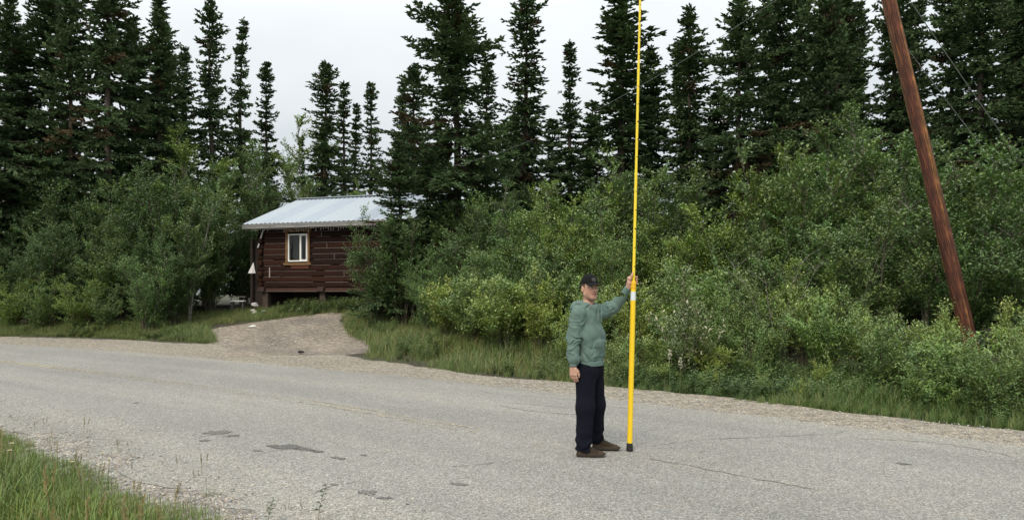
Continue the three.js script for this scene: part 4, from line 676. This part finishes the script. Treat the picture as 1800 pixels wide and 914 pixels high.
{
  const man = thing('person', 'man in green hoodie, dark trousers and black cap holding the yellow pole', 'person', [0.783, roadTop(0.783, -7.48) + 0.004, -7.48]);
  // body frame: F forward, S towards his own raised arm
  const F = [0.84, 0.54], S = [0.54, -0.84], inBody = (x, z, ox = 0, oz = 0) => [(x - ox) * S[0] + (z - oz) * S[1], (x - ox) * F[0] + (z - oz) * F[1]];
  const Fh = [0.38, 0.925], Sh = [0.925, -0.38], HC = [0.008, 1.668, 0.0], toHead = (x, y, z) => [(x - HC[0]) * Sh[0] + (z - HC[2]) * Sh[1], y - HC[1], (x - HC[0]) * Fh[0] + (z - HC[2]) * Fh[1]], fromHead = (s, u, w) => [HC[0] + s * Sh[0] + w * Fh[0], HC[1] + u, HC[2] + s * Sh[1] + w * Fh[1]];
  const shR = [-0.128, 1.415, 0.14], elR = [-0.172, 1.16, 0.15], wrR = [-0.178, 0.9, 0.185], shL = [0.115, 1.42, -0.12], elL = [0.295, 1.47, -0.3], grip = [0.482, 1.752, -0.195], wrL = [0.437, 1.685, -0.222];
  // head and neck
  const headF = (x, y, z) => {
    const [s, u, w] = toHead(x, y, z), a = Math.abs(s);
    let d = smin(ball(s, u, w, [0, 0.03, -0.014], [0.076, 0.096, 0.098]), ball(s, u, w, [0, -0.03, 0.022], [0.0575, 0.085, 0.069]), 0.035);
    d = smin(d, limb(a, u, w, [0.046, -0.062, 0.004], [0.012, -0.1, 0.066], 0.02, 0.02), 0.035);
    d = smin(d, limb(a, u, w, [0, 0.026, 0.083], [0.04, 0.022, 0.07], 0.01, 0.012), 0.016);
    d = smax(d, -ball(a, u, w, [0.031, 0.003, 0.1], [0.021, 0.014, 0.022]), 0.012);
    d = smin(d, limb(s, u, w, [0, 0.016, 0.088], [0, -0.026, 0.113], 0.0075, 0.012), 0.012);
    d = smin(d, limb(a, u, w, [0, -0.031, 0.098], [0.011, -0.031, 0.093], 0.009, 0.008), 0.01);
    d = smin(d, limb(a, u, w, [0, -0.054, 0.09], [0.02, -0.056, 0.08], 0.007, 0.004), 0.007);
    d = smin(d, limb(a, u, w, [0, -0.067, 0.088], [0.018, -0.064, 0.08], 0.008, 0.004), 0.007);
    d = smin(d, ball(a, u, w, [0.08, -0.012, -0.012], [0.011, 0.032, 0.02]), 0.012);
    d = smax(d, -ball(a, u, w, [0.093, -0.012, -0.006], [0.008, 0.02, 0.01]), 0.008);
    return smin(d, limb(s, u, w, [0, -0.06, -0.022], [0, -0.24, -0.03], 0.055, 0.062), 0.03);
  };
  const skin = [0.46, 0.27, 0.195], headC = (x, y, z) => {
    const [s, u, w] = toHead(x, y, z), a = Math.abs(s), n = 0.94 + 0.12 * noise3(x * 60, y * 60, z * 60); let c = skin;
    if (w > 0.03 && u < -0.035 && u > -0.13) { const k = 0.42 * smooth(-0.035, -0.055, u) * mix(0.75, 1.2, noise3(x * 300, y * 300, z * 300)); c = [mix(c[0], 0.2, k), mix(c[1], 0.11, k), mix(c[2], 0.07, k)]; }
    if (w > 0.074 && a < 0.023 && Math.abs(u + 0.061) < 0.011) c = [0.36, 0.15, 0.125];
    if (w > 0.07 && a < 0.025 && Math.abs(u + 0.0605 - a * 0.12) < 0.0028) c = [0.09, 0.03, 0.026];
    if (w > 0.05 && a > 0.015 && a < 0.047 && Math.abs(u - 0.0085 + 6 * (a - 0.031) ** 2) < 0.0032) c = [0.07, 0.035, 0.025];
    if (w > 0.085 && a > 0.004 && a < 0.011 && u < -0.032 && u > -0.041) c = [0.14, 0.06, 0.045];
    if (w > 0.06 && a > 0.013 && a < 0.05 && Math.abs(u - 0.025 + a * 0.08) < 0.0055) c = [0.075, 0.04, 0.022];
    if (w > 0.06 && u < 0.0 && u > -0.04 && a > 0.02 && a < 0.055) c = [c[0] * 1.06, c[1] * 0.9, c[2] * 0.88];
    return [c[0] * n, c[1] * n, c[2] * n];
  };
  // hands: fingers are chains of short tapered capsules rooted in the palm
  const fingersR = [0, 1, 2, 3].map((k) => { const o = 0.031 - 0.0205 * k, len = [0.92, 1, 0.95, 0.76][k], b = (f, s, u) => [wrR[0] + F[0] * f + S[0] * s, wrR[1] + u, wrR[2] + F[1] * f + S[1] * s]; return [b(o * 0.8, 0, -0.03), b(o, 0.004, -0.088), b(o * 1.02, 0.017, -0.088 - 0.036 * len), b(o * 0.98, 0.034, -0.088 - 0.06 * len), b(o * 0.96, 0.045, -0.088 - 0.073 * len)]; });
  const thumbR = (() => { const b = (f, s, u) => [wrR[0] + F[0] * f + S[0] * s, wrR[1] + u, wrR[2] + F[1] * f + S[1] * s]; return [b(0.018, 0.006, -0.025), b(0.045, 0.016, -0.055), b(0.05, 0.026, -0.088), b(0.046, 0.034, -0.112)]; })();
  const handR = (x, y, z) => { let d = limb(x, y, z, [wrR[0], wrR[1] + 0.06, wrR[2]], wrR, 0.03, 0.026); for (const c of fingersR) { let q = limb(x, y, z, c[0], c[1], 0.014, 0.0115); d = smin(d, q, 0.016); q = limb(x, y, z, c[1], c[2], 0.0098, 0.009); q = smin(q, limb(x, y, z, c[2], c[3], 0.009, 0.0082), 0.004); q = smin(q, limb(x, y, z, c[3], c[4], 0.0082, 0.007), 0.004); d = smin(d, q, 0.004); } let q = limb(x, y, z, thumbR[0], thumbR[1], 0.016, 0.0125); q = smin(q, limb(x, y, z, thumbR[1], thumbR[2], 0.0115, 0.0105), 0.005); q = smin(q, limb(x, y, z, thumbR[2], thumbR[3], 0.0102, 0.0085), 0.004); return smin(d, q, 0.008); };
  const arc = (deg, y, r) => [grip[0] + r * Math.cos((deg * Math.PI) / 180), grip[1] + y, grip[2] - r * Math.sin((deg * Math.PI) / 180)];
  const fingersL = [0, 1, 2, 3].map((k) => { const y = 0.034 - 0.0215 * k, r = 0.0365; return [arc(188, y - 0.004, 0.04), arc(128, y + 0.002, r + 0.004), arc(66, y, r), arc(14, y - 0.001, r), arc(-26, y - 0.002, r - 0.002)]; });
  const thumbL = [[wrL[0] + 0.008, wrL[1] + 0.03, wrL[2] + 0.012], arc(205, 0.012, 0.043), arc(228, 0.048, 0.036), arc(242, 0.078, 0.029)];
  const handL = (x, y, z) => { let d = limb(x, y, z, [wrL[0] - 0.03, wrL[1] - 0.055, wrL[2] - 0.02], wrL, 0.031, 0.027); d = smin(d, limb(x, y, z, wrL, arc(186, 0.02, 0.048), 0.026, 0.02), 0.02); d = smin(d, limb(x, y, z, wrL, arc(186, -0.03, 0.046), 0.024, 0.018), 0.02); for (const c of fingersL) { let q = limb(x, y, z, c[0], c[1], 0.0115, 0.0105); q = smin(q, limb(x, y, z, c[1], c[2], 0.0102, 0.0096), 0.004); q = smin(q, limb(x, y, z, c[2], c[3], 0.0096, 0.0088), 0.004); q = smin(q, limb(x, y, z, c[3], c[4], 0.0088, 0.0075), 0.004); d = smin(d, q, 0.004); } let q = limb(x, y, z, thumbL[0], thumbL[1], 0.016, 0.0135); q = smin(q, limb(x, y, z, thumbL[1], thumbL[2], 0.0122, 0.0108), 0.005); q = smin(q, limb(x, y, z, thumbL[2], thumbL[3], 0.0105, 0.0085), 0.004); return smin(d, q, 0.008); };
  const handC = (x, y, z) => { const n = 0.92 + 0.16 * noise3(x * 90, y * 90, z * 90); return [0.5 * n, 0.295 * n, 0.215 * n]; };
  const coreF = (x, y, z) => {      // the body inside the clothes, so that head and hands are one figure
    const [s, w] = inBody(x, z); let d = limb(s / 1.3, y, w, [0, 0.95, 0], [0, 1.36, -0.01], 0.1, 0.11);
    d = smin(d, limb(x, y, z, shR, shL, 0.05, 0.05), 0.04); d = smin(d, limb(x, y, z, shR, elR, 0.045, 0.04), 0.03); d = smin(d, limb(x, y, z, elR, wrR, 0.04, 0.027), 0.02); d = smin(d, limb(x, y, z, shL, elL, 0.045, 0.04), 0.03); d = smin(d, limb(x, y, z, elL, wrL, 0.04, 0.027), 0.02);
    d = smin(d, limb(x, y, z, [-0.05, 0.9, 0.09], [-0.06, 0.14, 0.14], 0.07, 0.04), 0.05); d = smin(d, limb(x, y, z, [0.06, 0.9, -0.08], [0.1, 0.14, -0.16], 0.07, 0.04), 0.05);
    return smin(d, limb(x, y, z, [-0.015, 1.36, -0.01], [-0.01, 1.52, -0.015], 0.06, 0.055), 0.03);
  };
  const skinMat = new THREE.MeshPhysicalMaterial({ vertexColors: true, roughness: 0.55, sheen: 0.2 });
  const body = part('body', mergeGeometries([isoMesh(coreF, [-0.3, 0.06, -0.42], [0.5, 1.56, 0.36], 0.016, handC), isoMesh(headF, [-0.14, 1.44, -0.15], [0.16, 1.83, 0.16], 0.0042, headC), isoMesh(handR, [-0.28, 0.72, 0.08], [-0.08, 0.98, 0.29], 0.0036, handC), isoMesh(handL, [0.34, 1.58, -0.3], [0.54, 1.86, -0.1], 0.0036, handC)]), skinMat, man);
  for (const sgn of [-1, 1]) { const c = fromHead(sgn * 0.031, 0.003, 0.0775), e = new THREE.SphereGeometry(0.0108, 18, 12); const p = e.attributes.position, cl = new Float32Array(p.count * 3); for (let k = 0; k < p.count; k++) { const q = p.getX(k) * Fh[0] + p.getZ(k) * Fh[1], u = Math.hypot(p.getY(k), p.getX(k) * Sh[0] + p.getZ(k) * Sh[1]); cl.set(q > 0 && u < 0.0055 ? [0.03, 0.03, 0.03] : [0.55, 0.5, 0.47], k * 3); } e.setAttribute('color', new THREE.BufferAttribute(cl, 3)); e.translate(...c); part('eye', e, tinted(0.3), body); }
  // hair below the cap
  const hairF = (x, y, z) => { const [s, u, w] = toHead(x, y, z), n = 0.006 * (noise3(x * 120, y * 50, z * 120) - 0.5); return smax(smax(ball(s, u, w, [0, 0.03, -0.014], [0.0815, 0.102, 0.104]) + n, -(u + 0.05 - 0.055 * smooth(-0.04, 0.03, w)), 0.006), w - 0.024, 0.006); };
  part('hair', isoMesh(hairF, [-0.14, 1.58, -0.15], [0.16, 1.8, 0.15], 0.005, (x, y, z) => { const n = mix(0.7, 1.3, noise3(x * 200, y * 60, z * 200)); return [0.07 * n, 0.038 * n, 0.022 * n]; }), tinted(0.7), man);
  // cap
  const capF = (x, y, z) => {
    const [s, u, w] = toHead(x, y, z), tilt = 0.043 + 0.12 * (w < 0 ? w : 0);
    let d = ball(s, u, w, [0, 0.034, -0.012], [0.0855, 0.113, 0.109]); d = smax(d, -(u - tilt), 0.006);
    d = smax(d, -ball(s, u, w, [0, 0.03, -0.012], [0.0795, 0.1, 0.102]), 0.004);
    d -= 0.0012 * smooth(0.006, 0, Math.abs(Math.abs(Math.atan2(s, w + 0.012)) - 1.05) * Math.max(0.02, Math.hypot(s, w))) ;
    const bu = 0.05 - 3.4 * s * s - 0.16 * (w - 0.085), plan = Math.hypot(s / 0.082, Math.max(0, w - 0.07) / 0.108) - 1, brim = smax(smax(Math.abs(u - bu) - 0.0035, plan * 0.08, 0.004), 0.062 - w, 0.004);
    d = smin(d, brim, 0.006); return smin(d, ball(s, u, w, [0, 0.147, -0.012], [0.009, 0.006, 0.009]), 0.003);
  };
  const cap = part('cap', isoMesh(capF, [-0.15, 1.62, -0.17], [0.22, 1.83, 0.2], 0.0036, (x, y, z) => { const [s, u, w] = toHead(x, y, z), n = mix(0.8, 1.2, noise3(x * 260, y * 260, z * 260)); return w > 0.05 && Math.hypot(s / 0.024, (u - 0.085) / 0.02) < 1 ? [0.05 * n, 0.052 * n, 0.05 * n] : [0.0095 * n, 0.01 * n, 0.0105 * n]; }), matte(), man);
  // hoodie
  const fold = (x, y, z) => 0.022 * (fbm3(x * 7, y * 11 + x * 6 - z * 5, z * 7, 2) - 0.5) + 0.02 * (fbm3(x * 13 + y * 7, y * 9 - x * 8, z * 13 + 4, 2) - 0.5) + 0.012 * smooth(0.34, 0.05, Math.abs(noise3(x * 11 + y * 9 + 5, y * 13 - x * 9, z * 11) - 0.5) * 2) * smooth(0.4, 0.7, noise3(x * 7 + 2, y * 6 + 8, z * 7));
  const rings = (x, y, z, a, b, from, to) => { const d = [b[0] - a[0], b[1] - a[1], b[2] - a[2]], l = Math.hypot(...d), t = ((x - a[0]) * d[0] + (y - a[1]) * d[1] + (z - a[2]) * d[2]) / (l * l); if (t < -0.3 || t > 1.3) return 0; const m = smooth(from - 0.12, from, t) * smooth(to + 0.12, to, t); const n = fbm3(x * 7 + 3, (t * l) * 17 + 2.2 * noise3(x * 9, y * 9, z * 9), z * 7 + 8, 2); return m * (0.016 * smooth(0.3, 0, Math.abs(n - 0.5) * 2) * noise3(x * 12 + 2, y * 12, z * 12) - 0.006); };
  const torsoF = (x, y, z) => { const [s, w] = inBody(x, z, 0.0, 0.0), belly = 0.02 * smooth(1.3, 1.05, y); return limb(s / 1.22, y, (w - belly * 0.4) / 0.92, [0, 0.96, 0], [0, 1.19, 0], 0.139, 0.15) ; };
  const chestF = (x, y, z) => { const [s, w] = inBody(x, z); return limb(s / 1.2, y, w / 0.9, [0, 1.19, 0], [0, 1.36, -0.012], 0.15, 0.132); };
  const hoodieF = (x, y, z) => {
    let d = smin(torsoF(x, y, z), chestF(x, y, z), 0.03);
    d = smin(d, limb(x, y, z, shR, shL, 0.07, 0.066), 0.05);
    let ar = smin(limb(x, y, z, shR, elR, 0.077, 0.07), limb(x, y, z, elR, [wrR[0] + 0.004, wrR[1] + 0.06, wrR[2] - 0.008], 0.07, 0.057), 0.03);
    if (Math.min(d, ar) > 0.12) return Math.min(d, ar, limb(x, y, z, shL, elL, 0.078, 0.068), limb(x, y, z, elL, wrL, 0.066, 0.05)) > 0.12 ? 0.12 : Math.min(d, ar, limb(x, y, z, shL, elL, 0.078, 0.068), limb(x, y, z, elL, wrL, 0.066, 0.05));
    if (d < -0.05) return d;
    ar += rings(x, y, z, shR, elR, 0.25, 1.0) + rings(x, y, z, elR, wrR, 0.0, 0.75);
    let al = smin(limb(x, y, z, shL, elL, 0.078, 0.068), limb(x, y, z, elL, [wrL[0] - 0.03, wrL[1] - 0.055, wrL[2] - 0.018], 0.066, 0.044), 0.03);
    al += rings(x, y, z, shL, elL, 0.2, 1.0) + rings(x, y, z, elL, wrL, 0, 0.7);
    d = smin(d, ar, 0.022); d = smin(d, al, 0.03);
    // hood lying round the neck and down the back
    const [s, w] = inBody(x, z, -0.01, 0), q = Math.hypot(Math.hypot(s, (w + 0.012) * 0.95) - 0.082, (y - 1.487 - 0.17 * -w - 0.012 * Math.sin(s * 40)) * 0.95) - 0.034;
    d = smin(d, q, 0.022); d = smin(d, ball(s, y, w, [0, 1.465, -0.122], [0.115, 0.078, 0.06]), 0.02);
    d += fold(x, y, z);
    const [ss, ww] = inBody(x, z);
    if (ww > 0.03 && y > 0.97 && y < 1.16) { const edge = smooth(1.16, 1.13, y) * smooth(0.965, 0.99, y) * smooth(0.125, 0.115, Math.abs(ss) + 0.28 * Math.max(0, y - 1.06)); d -= 0.012 * edge; d = smax(d, -(limb(ss, y, ww, [-0.128, 0.995, 0.105], [-0.088, 1.125, 0.15], 0.012, 0.01)), 0.006); }
    d = smax(d, 0.905 - y + 0.006 * Math.sin(x * 20), 0.012);
    return smax(d, -limb(x, y, z, [-0.008, 1.47, 0.0], [-0.002, 1.62, 0.01], 0.055, 0.06), 0.012);
  };
  const cloth = (r, g, b, a = 0.12) => (x, y, z) => { const n = 1 + a * (noise3(x * 500, y * 500, z * 500) - 0.5) * 2 + a * (fbm3(x * 14, y * 14, z * 14, 3) - 0.5); return [r * n, g * n, b * n]; };
  const hoodie = part('hoodie', isoMesh(hoodieF, [-0.3, 0.87, -0.42], [0.48, 1.58, 0.3], 0.0068, cloth(0.115, 0.172, 0.15)), matte(), man);
  const ribs = (x, y, z, k) => 0.0016 * Math.sin(k);
  const hemF = (x, y, z) => { const [s, w] = inBody(x, z), a = Math.atan2(s, w); let d = Math.hypot(s / 1.22, (w - 0.008) / 0.92) - 0.1425 + ribs(x, y, z, a * 110); return smax(smax(d, 0.888 - y, 0.006), y - 0.935, 0.006); };
  part('hem_band', isoMesh(hemF, [-0.24, 0.86, -0.24], [0.24, 0.96, 0.24], 0.0062, cloth(0.1, 0.165, 0.145)), tinted(0.95), hoodie);
  const cuff = (a, b, r) => (x, y, z) => { const d = [b[0] - a[0], b[1] - a[1], b[2] - a[2]], l = Math.hypot(...d), t = ((x - a[0]) * d[0] + (y - a[1]) * d[1] + (z - a[2]) * d[2]) / l; const px = x - a[0] - (d[0] * t) / l, py = y - a[1] - (d[1] * t) / l, pz = z - a[2] - (d[2] * t) / l; return smax(smax(Math.hypot(px, py, pz) - r, -t, 0.006), t - l, 0.006); };
  part('cuff', isoMesh(cuff([wrR[0] + 0.002, wrR[1] + 0.058, wrR[2] - 0.006], [wrR[0], wrR[1] - 0.006, wrR[2]], 0.0385), [-0.25, 0.86, 0.1], [-0.1, 1.0, 0.26], 0.0055, cloth(0.1, 0.165, 0.145)), tinted(0.95), hoodie);
  part('cuff', isoMesh(cuff([wrL[0] - 0.045, wrL[1] - 0.075, wrL[2] - 0.026], [wrL[0] - 0.006, wrL[1] - 0.012, wrL[2] - 0.004], 0.0385), [0.3, 1.54, -0.33], [0.5, 1.74, -0.14], 0.0055, cloth(0.1, 0.165, 0.145)), tinted(0.95), hoodie);
  { const b = (s, w) => [S[0] * s + F[0] * w, S[1] * s + F[1] * w], pts = (s0, s1, y0, y1, w) => [V(b(s0, w)[0], y0, b(s0, w)[1]), V(b((s0 + s1) / 2, w + 0.004)[0], (y0 + y1) / 2, b((s0 + s1) / 2, w + 0.004)[1]), V(b(s1, w - 0.004)[0], y1, b(s1, w - 0.004)[1])];
    for (const sg of [-1, 1]) { const g = new Geo(); g.tube(pts(sg * 0.04, sg * 0.044, 1.48, 1.33, 0.118), [0.003, 0.003, 0.0035], 6, [0.16, 0.25, 0.22]); part('drawstring', g.build(true), tinted(0.9), hoodie); } }
  // trousers
  const legF = (x, y, z, hip, knee, ank, r) => smin(limb(x, y, z, hip, knee, r[0], r[1]), limb(x, y, z, knee, ank, r[1], r[2]), 0.05);
  const trouserF = (x, y, z) => {
    const [s, w] = inBody(x, z); let d = limb(s / 1.2, y, w / 0.95, [0, 0.86, 0], [0, 0.95, 0], 0.127, 0.122);
    if (Math.min(d, limb(x, y, z, [-0.05, 0.85, 0.1], [-0.07, 0.08, 0.13], 0.1, 0.08), limb(x, y, z, [0.07, 0.85, -0.09], [0.09, 0.08, -0.15], 0.1, 0.08)) > 0.1) return 0.1;
    const crease = 0.012 * (fbm3(x * 10, y * 9, z * 10, 3) - 0.5) + 0.008 * smooth(0.3, 0.12, y) * Math.sin(y * 62 + 5 * noise3(x * 12, y * 9, z * 12));
    const a = legF(x, y, z, [-0.045, 0.85, 0.07], [-0.052, 0.48, 0.115], [-0.072, 0.085, 0.14], [0.104, 0.088, 0.077]), b = legF(x, y, z, [0.052, 0.85, -0.07], [0.088, 0.48, -0.105], [0.092, 0.1, -0.168], [0.1, 0.083, 0.07]);
    d = smin(d, smin(a, b, 0.025), 0.06) + crease; return smax(smax(d, 0.052 - y + 0.01 * Math.sin(x * 30), 0.008), y - 0.955, 0.01);
  };
  part('trousers', isoMesh(trouserF, [-0.24, 0.03, -0.3], [0.26, 0.99, 0.28], 0.0085, cloth(0.0065, 0.0075, 0.013, 0.2)), matte(), man);
  // hiking shoes: upper, sole, laces
  for (const [hx, hz, ang] of [[-0.135, 0.15, 0.0], [0.055, -0.165, 0.06]]) {
    const ca = Math.cos(ang), sa = Math.sin(ang), to = (x, z) => [(x - hx) * ca + (z - hz) * sa, -(x - hx) * sa + (z - hz) * ca], half = (l) => 0.034 + 0.014 * smooth(0.02, 0.2, l) ;
    const plan = (l, a, g) => { const t = clamp(l, 0.03, 0.235); return Math.hypot(l - t, a) - half(t) - g; };
    const up = (x, y, z) => { const [l, a] = to(x, z), top = mix(0.105, 0.056, smooth(0.1, 0.22, l)) - 0.02 * smooth(0.22, 0.29, l); return smax(smax(plan(l, a * 1.02, 0.002 - 0.25 * Math.max(0, y - 0.05)) , y - top, 0.035), 0.02 - y, 0.006) + 0.003 * (fbm3(x * 40, y * 40, z * 40, 2) - 0.5); };
    const sole = (x, y, z) => { const [l, a] = to(x, z), tread = 0.004 * (Math.sin(l * 150) > 0.2 ? 1 : 0); return smax(smax(plan(l, a, 0.006), y - 0.03 - 0.008 * smooth(0.1, 0, l), 0.004), tread + 0.002 + 0.028 * smooth(0.22, 0.3, l) ** 2 - y, 0.004); };
    const lo = [hx - 0.06, -0.01, hz - 0.09], hi = [hx + 0.33, 0.14, hz + 0.11];
    const sh = part('shoe', isoMesh(up, lo, hi, 0.006, (x, y, z) => { const [l, a] = to(x, z), n = mix(0.75, 1.25, fbm3(x * 60, y * 60, z * 60, 2)), panel = (l < 0.07 || l > 0.21 || y < 0.042) ? 1 : 0.62; return [0.06 * n * panel, 0.044 * n * panel, 0.03 * n * panel]; }), matte(), man);
    part('sole', isoMesh(sole, lo, hi, 0.0055, cloth(0.045, 0.038, 0.03, 0.2)), matte(), sh);
    const g = new Geo(); for (let k = 0; k < 4; k++) { const l = 0.12 + 0.026 * k, y = 0.1 - 0.011 * k + 0.002, c = []; for (let q = 0; q <= 6; q++) { const a = (q / 6 - 0.5) * 0.056; c.push(V(hx + l * ca - a * sa, y - 9 * a * a, hz + l * sa + a * ca)); } g.tube(c, c.map(() => 0.0032), 5, [0.05, 0.045, 0.04]); } part('laces', g.build(true), tinted(0.9), sh).userData.kind = 'stuff';
  }
}

// ---------------------------------------------------------------- single weeds and flowers at the near road edge
{
  const r = rng(95);
  const weed = (x, d, h, label, dark) => {
    const t = thing('leafy_weed', label, 'weed', [x, Math.max(land(x, -d), crown(offRoad(x, -d)[0]) - 0.02), -d]), s = new Geo(), g = new Geo(), pts = []; for (let k = 0; k <= 6; k++) pts.push(V(0.05 * (k / 6) ** 2 * h * 4, h * (k / 6), 0.01 * Math.sin(k)));
    s.tube(pts, pts.map((_, k) => 0.0028 - 0.0003 * k), 5, [0.12, 0.13, 0.06]);
    for (let k = 0; k < 13; k++) { const u = 0.28 + 0.72 * (k / 13), q = pts[Math.min(5, Math.floor(u * 6))].clone().lerp(pts[Math.min(6, Math.floor(u * 6) + 1)], u * 6 - Math.floor(u * 6)), a = k * 2.4; leaf(g, q, V(Math.cos(a), 0.35, Math.sin(a)).normalize(), 0.05 * (1.15 - 0.6 * u), 0.013, [0.05 * dark, 0.075 * dark, 0.03 * dark], r); }
    part('stem', s.build(true), tinted(0.8), t); part('leaves', g.build(), grassMat, t);
  };
  weed(-1.40, 5.35, 0.28, 'lone leafy weed standing on the gravel beyond the grass tip', 1);
  weed(-1.75, 5.3, 0.2, 'small leafy weed between seed stalks at the gravel edge', 1.6);
  const flower = (x, d, h, label) => {
    const y = land(x, -d), t = thing('white_flower', label, 'flower', [x, y, -d], 0, 'white flowers in the foreground grass'), g = new Geo(), s = new Geo(); s.tube([V(0, 0, 0), V(0.01, h * 0.5, 0), V(0.02, h, 0.01)], [0.0018, 0.0016, 0.0014], 4, [0.1, 0.15, 0.05]);
    for (let k = 0; k < 12; k++) { const a = (k / 12) * 6.283; leaf(g, V(0.02, h, 0.01), V(Math.cos(a), 0.18, Math.sin(a)).normalize(), 0.02, 0.0045, [0.75, 0.75, 0.7], r); }
    part('stem', s.build(true), tinted(0.8), t); part('petals', g.build(), grassMat, t); part('disc', new THREE.SphereGeometry(0.006, 8, 6).translate(0.02, h + 0.003, 0.01), plain(0.5, 0.35, 0.03), t);
  };
  for (const [x, d, h] of [[-4.35, 6.4, 0.42], [-4.3, 6.3, 0.38], [-3.62, 6.05, 0.34], [-3.4, 6.1, 0.4], [-3.3, 6.02, 0.37]]) flower(x, d, h, 'small white flower among the grass blades of the near bank');
  const spike = (x, d, h, label) => { const t = thing('flower_spike', label, 'flower', [x, land(x, -d), -d], 0, 'cream flower spikes on the verge'), s = new Geo(), g = new Geo(); s.tube([V(0, 0, 0), V(0.01, h, 0)], [0.004, 0.003], 5, [0.1, 0.15, 0.05]); for (let k = 0; k < 60; k++) { const u = r(), a = r() * 6.283, w = 0.045 * (1 - u * 0.7); leaf(g, V(0.01 + Math.cos(a) * w * 0.4, h + 0.17 * u - 0.02, Math.sin(a) * w * 0.4), V(Math.cos(a), 0.4, Math.sin(a)).normalize(), 0.03, 0.012, [0.62, 0.62, 0.46], r); } part('stem', s.build(true), tinted(0.8), t); part('blossom', g.build(), grassMat, t); };
  spike(2.62, 12.3, 0.62, 'cream flower spike in the verge grass behind the yellow pole'); spike(2.75, 12.1, 0.5, 'cream flower spike in the verge grass behind the yellow pole');
}

scene.traverse((o) => { if (o.isMesh) { o.castShadow = true; o.receiveShadow = true; } });
renderer.render(scene, camera);
